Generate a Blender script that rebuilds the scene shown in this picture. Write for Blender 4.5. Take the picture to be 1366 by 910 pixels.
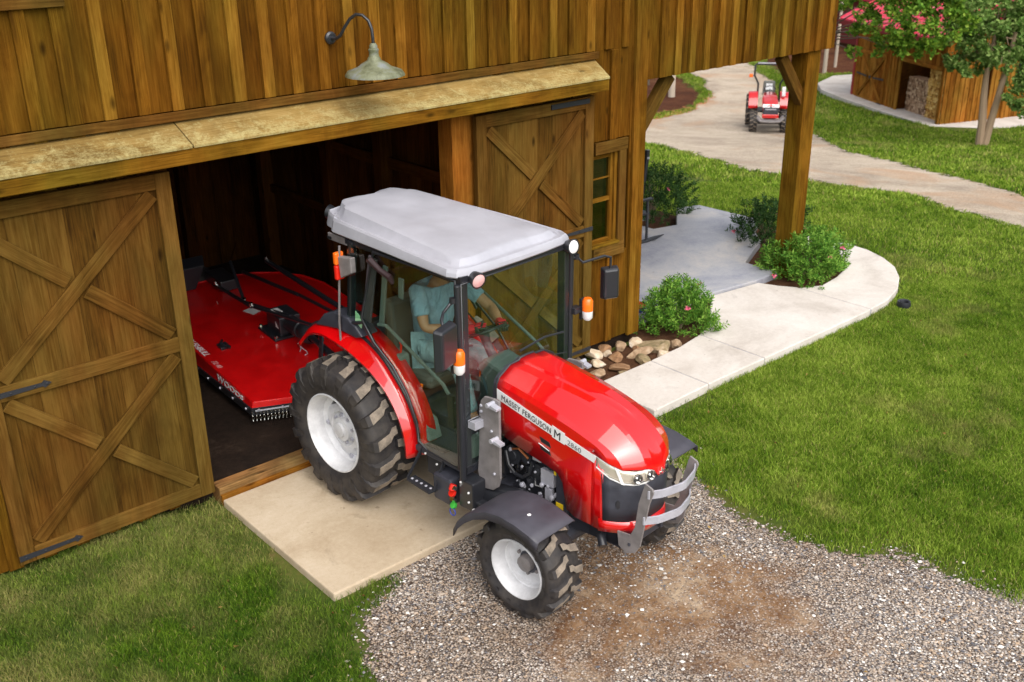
import bpy, bmesh, math, random
import numpy as np
from mathutils import Vector, Matrix
random.seed(7); rng = np.random.default_rng(7)
for o in list(bpy.data.objects): bpy.data.objects.remove(o)
S = bpy.context.scene; COL = S.collection
# ---------------------------------------------------------------- camera
YAW, PITCH, ROLL, FPX = 0.712197, 0.404325, -0.0138776, 1388.53
CAM = Vector((-2.9934, -7.25295, 4.64515))
fw = Vector((math.sin(YAW)*math.cos(PITCH), math.cos(YAW)*math.cos(PITCH), -math.sin(PITCH)))
rt0 = Vector((math.cos(YAW), -math.sin(YAW), 0)); up0 = rt0.cross(fw)
rt = math.cos(ROLL)*rt0 + math.sin(ROLL)*up0; up = -math.sin(ROLL)*rt0 + math.cos(ROLL)*up0
cd = bpy.data.cameras.new('camera'); cam = bpy.data.objects.new('camera', cd); COL.objects.link(cam)
cam.matrix_world = Matrix(((rt.x, up.x, -fw.x, CAM.x), (rt.y, up.y, -fw.y, CAM.y), (rt.z, up.z, -fw.z, CAM.z), (0, 0, 0, 1)))
cd.sensor_width = 36; cd.lens = FPX/1366*36; cd.clip_start = 0.05; cd.clip_end = 2000
cd.dof.use_dof = True; cd.dof.focus_distance = 8.3; cd.dof.aperture_fstop = 2.4
S.camera = cam
# ---------------------------------------------------------------- world, sun, exposure
SUN_EL, SUN_AZ = math.radians(50), math.radians(196)      # azimuth measured from +Y towards +X
W = bpy.data.worlds.new('World'); S.world = W; W.use_nodes = True
nt = W.node_tree; bg = nt.nodes['Background']
sky = nt.nodes.new('ShaderNodeTexSky'); sky.sky_type = 'NISHITA'; sky.sun_disc = False
sky.sun_elevation = SUN_EL; sky.sun_rotation = SUN_AZ; sky.air_density = 1.0; sky.dust_density = 3.0; sky.ozone_density = 1.0
hs = nt.nodes.new('ShaderNodeHueSaturation'); hs.inputs['Saturation'].default_value = 0.32
nt.links.new(sky.outputs[0], hs.inputs['Color']); nt.links.new(hs.outputs[0], bg.inputs[0])
bg.inputs[1].default_value = 0.15
sd = bpy.data.lights.new('sun', 'SUN'); sun = bpy.data.objects.new('sun', sd); COL.objects.link(sun)
sd.energy = 2.0; sd.angle = math.radians(75); sd.color = (1, .95, .87)
sdir = Vector((math.sin(SUN_AZ)*math.cos(SUN_EL), math.cos(SUN_AZ)*math.cos(SUN_EL), math.sin(SUN_EL)))
sun.rotation_euler = sdir.to_track_quat('Z', 'Y').to_euler()
S.view_settings.view_transform = 'Standard'; S.view_settings.look = 'None'
S.view_settings.gamma = 1; S.view_settings.use_curve_mapping = False
S.view_settings.exposure = 0.63
S.render.engine = 'CYCLES'; S.cycles.max_bounces = 8; S.cycles.transparent_max_bounces = 24

# ---------------------------------------------------------------- helpers
def tag(o, label=None, cat=None, group=None, kind=None):
    if label: o['label'] = label
    if cat: o['category'] = cat
    if group: o['group'] = group
    if kind: o['kind'] = kind
    return o
def empty(name, loc=(0, 0, 0), rz=0, **k):
    o = bpy.data.objects.new(name, None); COL.objects.link(o); o.location = loc; o.rotation_euler = (0, 0, rz)
    o.empty_display_size = .2
    return tag(o, **k)
def copy_tree(o, parent=None):
    c = o.copy(); COL.objects.link(c); c.parent = parent
    for ch in list(o.children): copy_tree(ch, c)
    return c
class MB:
    def __init__(s): s.v = []; s.f = []; s.m = []; s.uv = []
    def face(s, idx, m=0, uv=None):
        s.f.append(tuple(idx)); s.m.append(m); s.uv.append(uv)
    def add(s, verts): b = len(s.v); s.v += [tuple(p) for p in verts]; return b
    def obox(s, c, A, B, Cc, m=0):
        """oriented box; A (grain axis), B, C half vectors"""
        c = Vector(c); A = Vector(A); B = Vector(B); Cc = Vector(Cc)
        if A.cross(B).dot(Cc) < 0: Cc = -Cc
        b = s.add([c+A*i+B*j+Cc*k for i in (-1, 1) for j in (-1, 1) for k in (-1, 1)])
        a, w, t = A.length, B.length, Cc.length
        r = random.random()*50; q = random.random()*50
        co = {}
        n = 0
        for i in (-1, 1):
            for j in (-1, 1):
                for k in (-1, 1): co[b+n] = (i*a, j*w, k*t); n += 1
        for f, ax in (((0, 1, 3, 2), 0), ((4, 6, 7, 5), 0), ((0, 4, 5, 1), 1), ((2, 3, 7, 6), 1), ((0, 2, 6, 4), 2), ((1, 5, 7, 3), 2)):
            idx = [b+i for i in f]; uv = []
            for i in idx:
                x, y, z = co[i]
                uv.append((x*.25+r, y+q+z) if ax == 0 else ((x+r, z+q) if ax == 1 else (x+r, y+q+.3)))
            s.face(idx, m, uv)
    def box(s, lo, hi, g=0, m=0):
        c = [(a+b)/2 for a, b in zip(lo, hi)]; h = [abs(b-a)/2 for a, b in zip(lo, hi)]
        E = [Vector((h[0], 0, 0)), Vector((0, h[1], 0)), Vector((0, 0, h[2]))]
        o = [g]+[i for i in (0, 1, 2) if i != g]
        s.obox(c, E[o[0]], E[o[1]], E[o[2]], m)
    def board(s, p0, p1, w, t, n, m=0):
        """board between two points, width w, thickness t along normal n (outer face = path + n*t)"""
        p0 = Vector(p0); p1 = Vector(p1); n = Vector(n).normalized(); d = p1-p0; L = d.length; d.normalize()
        b = n.cross(d).normalized()
        s.obox((p0+p1)/2+n*t/2, d*L/2, b*w/2, n*t/2, m)
    def tube(s, pts, r, n=8, m=0, caps=True):
        pts = [Vector(p) for p in pts]; k = len(pts)
        rs = r if isinstance(r, (list, tuple)) else [r]*k
        T = [(pts[min(i+1, k-1)]-pts[max(i-1, 0)]).normalized() for i in range(k)]
        u = T[0].orthogonal().normalized(); rings = []
        for i in range(k):
            u = (u-T[i]*u.dot(T[i])).normalized(); v = T[i].cross(u)
            rings.append(s.add([pts[i]+(u*math.cos(a)+v*math.sin(a))*rs[i] for a in [2*math.pi*j/n for j in range(n)]]))
        for i in range(k-1):
            for j in range(n):
                j2 = (j+1) % n
                s.face((rings[i]+j, rings[i]+j2, rings[i+1]+j2, rings[i+1]+j), m, [(i*.1, j*.05), (i*.1, j*.05+.05), (i*.1+.1, j*.05+.05), (i*.1+.1, j*.05)])
        if caps:
            s.face([rings[0]+j for j in range(n)][::-1], m); s.face([rings[-1]+j for j in range(n)], m)
    def lathe(s, prof, c, ax, n=40, m=0, ref=None, closed=False):
        """prof: list of (dist along axis, radius)"""
        c = Vector(c); ax = Vector(ax).normalized(); u = Vector(ref) if ref else ax.orthogonal().normalized(); v = ax.cross(u)
        R = []
        for d, r in prof: R.append(s.add([c+ax*d+(u*math.cos(a)+v*math.sin(a))*max(r, 1e-4) for a in [2*math.pi*j/n for j in range(n)]]))
        K = len(prof)
        for i in range(K if closed else K-1):
            i2 = (i+1) % K
            for j in range(n):
                j2 = (j+1) % n; s.face((R[i]+j, R[i]+j2, R[i2]+j2, R[i2]+j), m)
    def prism(s, pts, ext, m=0, m2=None):
        ext = Vector(ext); n = len(pts); P = [Vector(p) for p in pts]
        nor = Vector((0, 0, 0))
        for i in range(n): nor += P[i].cross(P[(i+1) % n])
        if nor.dot(ext) > 0: P = P[::-1]
        a = s.add(P); b = s.add([p+ext for p in P])
        s.face([a+i for i in range(n)], m); s.face([b+i for i in range(n)][::-1], m)
        for i in range(n):
            j = (i+1) % n; s.face((a+j, a+i, b+i, b+j), m if m2 is None else m2)
    def grid(s, rows, m=0, flip=False):
        n = len(rows[0]); R = [s.add(r) for r in rows]
        for i in range(len(rows)-1):
            for j in range(n-1):
                q = (R[i]+j, R[i]+j+1, R[i+1]+j+1, R[i+1]+j)
                s.face(q[::-1] if flip else q, m)
    def build(s, name, mats, parent=None, smooth=False, bevel=0, solid=0, sub=0, ang=35, fix=False):
        me = bpy.data.meshes.new(name); me.from_pydata(s.v, [], s.f)
        if not isinstance(mats, (list, tuple)): mats = [mats]
        for m in mats: me.materials.append(m)
        me.polygons.foreach_set('material_index', s.m)
        L = me.uv_layers.new(name='UVMap'); uvs = []
        for f, uv in zip(s.f, s.uv):
            uvs += (uv if uv else [(s.v[i][0], s.v[i][2]+s.v[i][1]*.7) for i in f])
        L.data.foreach_set('uv', [c for p in uvs for c in p])
        if smooth: me.polygons.foreach_set('use_smooth', [True]*len(s.f))
        me.update()
        if fix:
            bm = bmesh.new(); bm.from_mesh(me); bmesh.ops.remove_doubles(bm, verts=bm.verts, dist=1e-4); bmesh.ops.recalc_face_normals(bm, faces=bm.faces); bm.to_mesh(me); bm.free()
        o = bpy.data.objects.new(name, me); COL.objects.link(o)
        if parent: o.parent = parent
        if solid: md = o.modifiers.new('s', 'SOLIDIFY'); md.thickness = solid; md.offset = -1
        if bevel:
            md = o.modifiers.new('b', 'BEVEL'); md.width = bevel; md.segments = 2; md.limit_method = 'ANGLE'; md.angle_limit = math.radians(ang)
            md.harden_normals = False
        if sub: md = o.modifiers.new('u', 'SUBSURF'); md.levels = sub; md.render_levels = sub
        return o
def smooth_angle(o, deg=35):
    me = o.data
    me.polygons.foreach_set('use_smooth', [True]*len(me.polygons))
    bm = bmesh.new(); bm.from_mesh(me)
    for e in bm.edges:
        if len(e.link_faces) == 2 and e.calc_face_angle(0) > math.radians(deg): e.smooth = False
    bm.to_mesh(me); bm.free(); return o

# ---------------------------------------------------------------- materials
def mat(name, col, rough=.5, metal=0, coat=0, spec=.5, **k):
    m = bpy.data.materials.new(name); m.use_nodes = True; b = m.node_tree.nodes['Principled BSDF']
    b.inputs['Base Color'].default_value = (*col, 1); b.inputs['Roughness'].default_value = rough; b.inputs['Metallic'].default_value = metal
    b.inputs['Coat Weight'].default_value = coat; b.inputs['Coat Roughness'].default_value = .04; b.inputs['Specular IOR Level'].default_value = spec
    return m
class NG:
    def __init__(s, m): s.t = m.node_tree; s.b = s.t.nodes.get('Principled BSDF')
    def n(s, typ, **k):
        x = s.t.nodes.new('ShaderNode'+typ)
        for a, v in k.items():
            if a.startswith('_'): x.inputs[a[1:].replace('_', ' ')].default_value = v
            else: setattr(x, a, v)
        return x
    def l(s, a, b): s.t.links.new(a, b)
    def ramp(s, fac, stops, interp='LINEAR'):
        r = s.n('ValToRGB'); e = r.color_ramp; e.interpolation = interp
        while len(e.elements) < len(stops): e.elements.new(.5)
        for el, (p, c) in zip(e.elements, stops): el.position = p; el.color = (*c, 1) if len(c) == 3 else c
        s.l(fac, r.inputs[0]); return r.outputs[0]
    def noise(s, vec, scale, detail=5, rough=.55, dist=0):
        x = s.n('TexNoise'); x.inputs['Scale'].default_value = scale; x.inputs['Detail'].default_value = detail
        x.inputs['Roughness'].default_value = rough; x.inputs['Distortion'].default_value = dist
        if vec is not None: s.l(vec, x.inputs['Vector'])
        return x.outputs['Fac']
    def mix(s, fac, a, b, blend='MIX'):
        x = s.n('Mix', data_type='RGBA', blend_type=blend)
        for i, q in ((0, fac), (6, a), (7, b)):
            if hasattr(q, 'is_linked'): s.l(q, x.inputs[i])
            elif i == 0: x.inputs[0].default_value = q
            else: x.inputs[i].default_value = (*q, 1)
        return x.outputs[2]
    def math(s, op, a, b=0.0, clamp=False):
        x = s.n('Math', operation=op, use_clamp=clamp)
        for i, q in ((0, a), (1, b)):
            if hasattr(q, 'is_linked'): s.l(q, x.inputs[i])
            else: x.inputs[i].default_value = q
        return x.outputs[0]
    def mapping(s, vec, scale=(1, 1, 1), loc=(0, 0, 0), rot=(0, 0, 0)):
        x = s.n('Mapping'); x.inputs['Scale'].default_value = scale; x.inputs['Location'].default_value = loc; x.inputs['Rotation'].default_value = rot
        s.l(vec, x.inputs['Vector']); return x.outputs[0]
    def bump(s, h, dist=.01, strength=1.0):
        x = s.n('Bump'); x.inputs['Distance'].default_value = dist; x.inputs['Strength'].default_value = strength
        s.l(h, x.inputs['Height']); s.l(x.outputs[0], s.b.inputs['Normal']); return x
def wood(name, dark, mid, light, rough=.62, lichen=False, knots=True, var=.20):
    m = mat(name, mid, max(rough, .75), spec=.04); g = NG(m)
    uv = g.n('UVMap'); uv.uv_map = 'UVMap'; U = uv.outputs[0]
    geo = g.n('NewGeometry'); rnd = geo.outputs['Random Per Island']
    grain = g.noise(g.mapping(U, (1.6, 42, 1)), 1.6, 6, .62, .6)
    big = g.noise(g.mapping(U, (.9, 3.2, 1)), 1.5, 4, .6, 1.2)
    fac = g.math('ADD', g.math('MULTIPLY', grain, .62), g.math('MULTIPLY', big, .5))
    fac = g.math('ADD', fac, g.math('MULTIPLY', g.math('SUBTRACT', rnd, .5), var))
    c = g.ramp(fac, [(.36, dark), (.54, mid), (.76, light)])
    # weather streaks and grime, large world-space patches
    oc = g.n('TexCoord').outputs['Object']
    st = g.noise(g.mapping(oc, (2.6, 2.6, .7)), 1.1, 5, .65, .5)
    c = g.mix(g.math('MULTIPLY', g.ramp(st, [(.42, (0, 0, 0)), (.72, (1, 1, 1))]), .55), c, tuple(x*.55 for x in dark))
    if not lichen: hv = g.ramp(g.noise(g.mapping(oc, (1.3, 1.3, .5)), .9, 4, .6), [(.38, (1.12, .94, .85)), (.62, (.88, 1.02, .95))]); c = g.mix(1.0, c, hv, 'MULTIPLY')
    if knots:
        vo = g.n('TexVoronoi', feature='F1'); g.l(g.mapping(U, (2.1, 5.2, 1)), vo.inputs['Vector']); vo.inputs['Scale'].default_value = 1.0
        k = g.ramp(vo.outputs['Distance'], [(.03, (1, 1, 1)), (.075, (.65, .65, .65)), (.13, (0, 0, 0))])
        c = g.mix(g.math('MULTIPLY', k, .8), c, tuple(x*.38 for x in dark))
    if lichen:
        ln = g.noise(oc, 9, 8, .75, .4); l2 = g.noise(oc, 60, 4, .7)
        sep = g.n('SeparateXYZ'); g.l(oc, sep.inputs[0])
        low = g.math('MULTIPLY', g.math('SUBTRACT', 3.18, sep.outputs[2]), 3.2)
        ff = g.math('ADD', g.math('MULTIPLY', ln, .75), g.math('MULTIPLY', l2, .35)); ff = g.math('ADD', ff, g.math('MULTIPLY', low, .38))
        mk = g.ramp(ff, [(.60, (0, 0, 0)), (.80, (1, 1, 1))])
        c = g.mix(g.math('MULTIPLY', mk, .75), c, (.42, .37, .17))
        c = g.mix(g.ramp(g.noise(oc, 22, 5, .7), [(.66, (0, 0, 0)), (.75, (.6, .6, .6))]), c, (.05, .035, .015))
    g.l(c, g.b.inputs['Base Color'])
    g.bump(g.math('ADD', g.math('MULTIPLY', grain, .7), g.math('MULTIPLY', st, .4)), .004, .55)
    return m
M = {}
M['wall'] = wood('stained_siding', (.036, .0145, .0014), (.098, .043, .0036), (.165, .080, .009), var=.10)
M['batten'] = wood('stained_batten', (.058, .024, .0022), (.140, .065, .006), (.25, .130, .018))
M['door'] = wood('stained_door', (.032, .0145, .003), (.085, .040, .007), (.145, .076, .016))
M['brace'] = wood('stained_brace', (.050, .023, .004), (.112, .055, .011), (.185, .100, .024))
M['beam'] = wood('lip_board', (.070, .033, .003), (.165, .086, .008), (.26, .145, .019))
M['lichen'] = wood('lichen_board', (.11, .063, .018), (.22, .140, .042), (.33, .225, .085), rough=.85, lichen=True)
M['jamb'] = wood('lit_orange_wood', (.12, .040, .006), (.27, .10, .014), (.40, .17, .03))  # orange light falling on the right jamb is put into this wood colour
M['sill'] = wood('raw_threshold', (.12, .065, .025), (.28, .15, .06), (.40, .25, .12))
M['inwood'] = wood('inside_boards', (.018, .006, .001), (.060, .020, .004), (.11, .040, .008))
M['shedwood'] = wood('shed_boards', (.10, .035, .005), (.26, .11, .017), (.42, .20, .04))
M['iron'] = mat('black_iron', (.035, .037, .045), .5, .4)
M['red'] = mat('red_paint', (.62, .0015, .003), .35, 0, 1.0, .2)
M['red'].node_tree.nodes['Principled BSDF'].inputs['Coat IOR'].default_value = 1.85
M['reddeck'] = mat('red_powdercoat', (.62, .003, .004), .38, 0, .4)
M['redplastic'] = mat('red_lens', (.7, .02, .01), .25)
M['orange'] = mat('orange_lens', (.95, .16, .01), .22, 0, .5)
M['clear'] = mat('clear_lens', (.85, .83, .84), .12, 0, .6)
M['rim'] = mat('rim_paint', (.60, .60, .62), .42, 0, .1)
M['roof'] = mat('cab_roof_plastic', (.37, .37, .415), .42, 0, .15)
M['black'] = mat('black_frame', (.018, .019, .024), .38, 0, .3)
M['dark'] = mat('charcoal_plastic', (.040, .042, .056), .45)
M['fenderdark'] = mat('charcoal_fender', (.050, .048, .062), .5)
M['grey'] = mat('grey_steel_paint', (.22, .20, .20), .42, .1)
M['silver'] = mat('silver_bar', (.46, .46, .52), .35, .3)
M['chrome'] = mat('chrome', (.85, .84, .8), .12, 1)
M['bezel'] = mat('headlamp_bezel', (.72, .66, .55), .2, .5, .6)
M['white'] = mat('white_decal', (.80, .80, .80), .4)
M['ink'] = mat('dark_lettering', (.012, .012, .014), .5)
M['yellow'] = mat('yellow_sticker', (.8, .55, .02), .4)
M['inner'] = mat('cab_trim_grey', (.12, .14, .13), .6)
M['seat'] = mat('seat_vinyl', (.11, .11, .10), .6)
M['bluepart'] = mat('blue_coupler', (.02, .06, .4), .4); M['greenpart'] = mat('green_coupler', (.05, .4, .05), .4)
M['blue'] = mat('blue_glaze', (.02, .1, .35), .3)
M['mulch'] = mat('mulch', (.08, .035, .02), .95)
M['bush_flower'] = mat('pink_petals', (.62, .12, .20), .7)
M['bark'] = mat('bark', (.22, .16, .11), .9)
M['skin'] = mat('skin', (.42, .20, .11), .5); M['shirt'] = mat('blue_shirt', (.24, .35, .44), .9, spec=.1); M['trousers'] = mat('pale_jeans', (.27, .37, .42), .9, spec=.1)
M['glovered'] = mat('red_glove', (.55, .01, .03), .7); M['gloveblack'] = mat('black_glove', (.02, .02, .02), .7); M['hair'] = mat('dark_hair', (.03, .02, .015), .8)
for k, amt, sc in (('grey', .25, 9), ('rim', .22, 7), ('fenderdark', .25, 5), ('roof', .10, 3.5), ('dark', .3, 8), ('reddeck', .18, 4), ('silver', .15, 9), ('bark', .6, 14), ('mulch', .7, 60), ('shirt', .18, 12), ('trousers', .2, 12), ('inner', .2, 6)):
    g = NG(M[k]); b = g.b.inputs['Base Color'].default_value[:3]; oc = g.n('TexCoord').outputs['Object']
    nz = g.noise(oc, sc, 6, .7)
    g.l(g.ramp(nz, [(.3, tuple(x*(1-amt) for x in b)), (.7, tuple(min(1, x*(1+amt)) for x in b))]), g.b.inputs['Base Color'])
    if k in ('bark', 'mulch', 'shirt', 'trousers'): g.bump(nz if k in ('bark', 'mulch') else g.noise(g.mapping(oc, (1, 1, .5)), 9, 3, .5, 1.5), .02 if k in ('bark', 'mulch') else .05, .8)
    else:
        rr = g.b.inputs['Roughness'].default_value; g.l(g.ramp(nz, [(.3, (rr*.8,)*3), (.7, (min(1, rr*1.3),)*3)]), g.b.inputs['Roughness'])
# tyre: black rubber, dusty lug faces
M['tyre'] = mat('tyre_rubber', (.022, .021, .024), .55); g = NG(M['tyre']); g.b.inputs['Specular IOR Level'].default_value = .3; oc = g.n('TexCoord').outputs['Object']
nz = g.noise(oc, 7, 7, .7); g.l(g.ramp(nz, [(.35, (.020, .019, .022)), (.75, (.07, .06, .052))]), g.b.inputs['Base Color']); g.bump(g.noise(oc, 40, 4), .004, .3)
M['lug'] = mat('lug_dust', (.26, .20, .15), .8); g = NG(M['lug']); oc = g.n('TexCoord').outputs['Object']
g.l(g.ramp(g.noise(oc, 9, 7, .75), [(.30, (.07, .06, .05)), (.46, (.17, .14, .11)), (.70, (.33, .27, .21))]), g.b.inputs['Base Color']); g.bump(g.noise(oc, 60, 4), .003, .4)
def glass(name, tint, gl=1.0, ior=1.6):
    m = bpy.data.materials.new(name); m.use_nodes = True; t = m.node_tree; t.nodes.remove(t.nodes['Principled BSDF'])
    g = NG(m); out = [n for n in t.nodes if n.type == 'OUTPUT_MATERIAL'][0]
    tr = g.n('BsdfTransparent'); tr.inputs[0].default_value = (*tint, 1); gy = g.n('BsdfGlossy'); gy.inputs['Roughness'].default_value = .015
    gy.inputs[0].default_value = (gl, gl, gl, 1)
    fr = g.n('Fresnel'); fr.inputs[0].default_value = ior; mx = g.n('MixShader'); ge = g.n('NewGeometry')
    g.l(g.math('MULTIPLY', fr.outputs[0], g.math('SUBTRACT', 1.0, ge.outputs['Backfacing'])), mx.inputs[0]); g.l(tr.outputs[0], mx.inputs[1]); g.l(gy.outputs[0], mx.inputs[2]); g.l(mx.outputs[0], out.inputs[0])
    return m
M['glass'] = glass('cab_glass', (.88, .955, .915), 1.0, 1.75); M['pane'] = glass('window_glass', (.6, .7, .6), 1, 1.8)
M['lens'] = glass('lamp_lens', (.95, .95, .95), 1, 1.5)
# weathered copper-green lamp shade
M['shade'] = mat('lamp_verdigris', (.3, .3, .2), .55, .1); g = NG(M['shade']); oc = g.n('TexCoord').outputs['Object']
g.l(g.ramp(g.noise(oc, 7, 6, .7), [(.35, (.07, .075, .04)), (.52, (.16, .17, .10)), (.66, (.20, .215, .21))]), g.b.inputs['Base Color'])
# concrete
def concrete(name, a, b, c, joint=False):
    m = mat(name, b, .85, spec=.25); g = NG(m); oc = g.n('TexCoord').outputs['Object']
    n1 = g.noise(oc, 1.3, 7, .65, .6); n2 = g.noise(oc, 26, 6, .7); f = g.math('ADD', g.math('MULTIPLY', n1, .75), g.math('MULTIPLY', n2, .25))
    col = g.ramp(f, [(.32, a), (.5, b), (.68, c)])
    st_ = g.noise(oc, 2.2, 5, .7, 1.0); col = g.mix(g.ramp(st_, [(.60, (0, 0, 0)), (.72, (.40, .40, .40))]), col, tuple(x*.6 for x in a)); sp2_ = g.noise(oc, 11, 3, .6); col = g.mix(g.ramp(sp2_, [(.70, (0, 0, 0)), (.74, (.45, .45, .45))]), col, (.14, .09, .05))
    sp = g.noise(oc, 170, 2, .5); col = g.mix(g.ramp(sp, [(.62, (0, 0, 0)), (.7, (.35, .35, .35))]), col, tuple(x*.55 for x in a))
    g.l(col, g.b.inputs['Base Color']); g.bump(g.math('ADD', n2, g.math('MULTIPLY', sp, .5)), .003, .5); return m
M['slab'] = concrete('apron_concrete', (.36, .27, .175), (.47, .375, .265), (.57, .475, .36))
M['walk'] = concrete('walk_concrete', (.44, .39, .345), (.58, .53, .485), (.68, .64, .60))
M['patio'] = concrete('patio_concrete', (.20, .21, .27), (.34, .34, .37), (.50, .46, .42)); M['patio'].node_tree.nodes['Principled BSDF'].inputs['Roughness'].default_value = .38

# ---------------------------------------------------------------- terrain
def sp_(a, w): return np.where(a < -w, 0, np.where(a > w, a, (a+w)**2/(4*w)))
def TZ(x, y):
    x = np.asarray(x, float); y = np.asarray(y, float)
    d = .81*(x+2.993)+.58*(y+7.253)
    qx = np.maximum(np.maximum(0-x, x-2.75), 0); qy = np.maximum(np.maximum(-1.82-y, y+.1), 0); q = np.hypot(qx, qy)
    wy = np.abs(y+.05); wx = np.clip(-x/.5, 0, 1)
    return -.125*sp_(d-16, 3.)+.105*sp_(d-33, 4.)+np.maximum(.055*np.exp(-(q/.45)**2), .115*np.exp(-(wy/.55)**2)*wx)
def T(x, y): return float(TZ(x, y))
_lat = rng.random((256, 256))
def vnoise(x, y, s):
    x = np.asarray(x, float)*s+100; y = np.asarray(y, float)*s+100
    xi = np.floor(x).astype(int); yi = np.floor(y).astype(int); fx = x-xi; fy = y-yi; fx = fx*fx*(3-2*fx); fy = fy*fy*(3-2*fy)
    g = lambda a, b: _lat[a % 256, b % 256]
    return (g(xi, yi)*(1-fx)+g(xi+1, yi)*fx)*(1-fy)+(g(xi, yi+1)*(1-fx)+g(xi+1, yi+1)*fx)*fy
def fbm(x, y, s): return .55*vnoise(x, y, s)+.3*vnoise(x, y, s*2.1)+.15*vnoise(x, y, s*4.3)-.5
def sdist(x, y, P):
    """signed distance to polygon, positive inside (vectorised)"""
    x = np.asarray(x, float); y = np.asarray(y, float); best = np.full(x.shape, 1e9); ins = np.zeros(x.shape, bool)
    n = len(P)
    for i in range(n):
        ax, ay = P[i]; bx, by = P[(i+1) % n]; dx, dy = bx-ax, by-ay
        t = np.clip(((x-ax)*dx+(y-ay)*dy)/(dx*dx+dy*dy+1e-12), 0, 1)
        best = np.minimum(best, np.hypot(x-ax-t*dx, y-ay-t*dy))
        c = ((ay > y) != (by > y)) & (x < (bx-ax)*(y-ay)/((by-ay) if by != ay else 1e-9)+ax); ins ^= c
    return np.where(ins, best, -best)
GRAVEL = [(0.35, -1.83), (.35, -.05), (3.95, -.05), (3.95, -1.35), (3.75, -1.7), (3.15, -2.45), (2.98, -2.9), (3.1, -3.4), (3.35, -4.05), (3.65, -4.6), (3.95, -5.3), (4.6, -7), (4.6, -10), (-1.4, -10), (-.7, -4.5), (-.28, -2.7), (.0, -2.1)]
ROAD = [(17.3, 10.84), (16.45, 8.41), (15.31, 6.04), (14.71, 3.81), (14.18, 1.93), (13.52, .23), (13.12, -.74), (12.3, -3.4), (11.5, -8), (11, -16), (13.8, -16), (14.3, -8), (15.2, -3), (16.12, .57), (18.3, 3.9), (20.6, 7.2), (23.0, 9.6), (26.5, 12.2), (29.6, 15.3), (32.5, 17.8), (37, 22.3), (45, 31), (42, 34), (33, 23.6), (31, 20.3), (28.6, 17.6), (25.3, 15.6), (21.4, 14.9), (18, 16.5), (17, 18), (14, 17)]
FOREST = [(14, 16.5), (18, 15.9), (21.5, 15.6), (25, 16.0), (28, 17.8), (30.5, 20.4), (32.6, 23.6), (41, 34), (46, 60), (-20, 60), (-10, 24)]
FOREST2 = [(33.8, 17.8), (36, 17.5), (41, 15), (60, 10), (90, 30), (60, 70), (46, 34), (38, 22.6)]
CLAY = [(18.5, 13.2), (22, 13.7), (26, 14.5), (30, 18.4), (30, 19.4), (27.3, 17), (24, 16), (21, 15.6), (18, 15.8), (16, 17)]
WALKN = [(3.85, -1.40), (4.87, -1.37), (6.48, -1.37), (7.6, -1.37), (8.15, -1.33), (8.60, -1.20), (8.98, -1.0), (9.3, -.75), (9.53, -.45), (9.68, -.12), (9.72, .2), (9.70, .5), (9.60, .85)]
WALKI = [(9.2, .85), (9.35, .45), (9.25, .05), (9.0, -.2), (8.75, -.35), (8.4, -.45), (8.0, -.5), (7.75, -.38), (7.6, -.15), (7.5, .10), (6.72, .20), (6.45, .02), (6.2, -.18), (5.9, -.38), (5.6, -.49), (5.2, -.56), (4.68, -.59), (3.85, -.60)]
BARN = [(-8, 0), (5.1, 0), (5.1, 9), (-8, 9)]
PATIO = [(5.1, .28), (6.72, .22), (7.5, .12), (7.95, .12), (7.95, .65), (8.9, 1.1), (9.25, 1.5), (9.72, 1.75), (9.68, 2.86), (9.3, 3.0), (8.6, 2.4), (8.2, 2.5), (8.2, 3.4), (8.6, 4.1), (8.5, 6), (5.1, 6)]
BED1 = [(3.0, -.02), (5.1, -.02), (5.1, .28), (6.72, .22), (6.45, .0), (6.2, -.2), (5.6, -.5), (4.68, -.6), (3.95, -.6), (3.2, -.55)]
BED2 = [(7.4, .15), (7.6, -.2), (7.8, -.42), (8.1, -.55), (8.5, -.46), (9.0, -.25), (9.3, 0), (9.4, .5), (9.3, .9), (10.1, 1.4), (9.9, 1.9), (9.3, 1.7), (8.8, 1.1), (7.9, .7), (7.9, .15)]
BED3 = [(8.1, 2.3), (8.7, 2.3), (9.4, 2.9), (9.5, 3.5), (8.6, 4.2), (8.0, 3.6)]
SLABP = [(0, -1.82), (2.75, -1.82), (2.75, 0), (0, 0)]
GRASSN = [(5.1, 6), (8.5, 6), (8.6, 4.1)]
SHEDPATH = [(31.3, 14.75), (32.42, 15.65), (34.3, 16.2), (36, 15.5), (33.5, 14.86), (31.2, 13.35), (30.2, 9.5), (28.42, 8.58), (31.67, 7.38), (38, 5.1), (38, 4.3), (30.6, 6.55), (27.35, 7.45), (28.3, 9.3), (29.1, 10.9), (30.3, 13.2)]
HARD = [GRAVEL, ROAD, FOREST, FOREST2, WALKN+WALKI, PATIO, SLABP, BARN, SHEDPATH, BED1, BED2, BED3]

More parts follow.
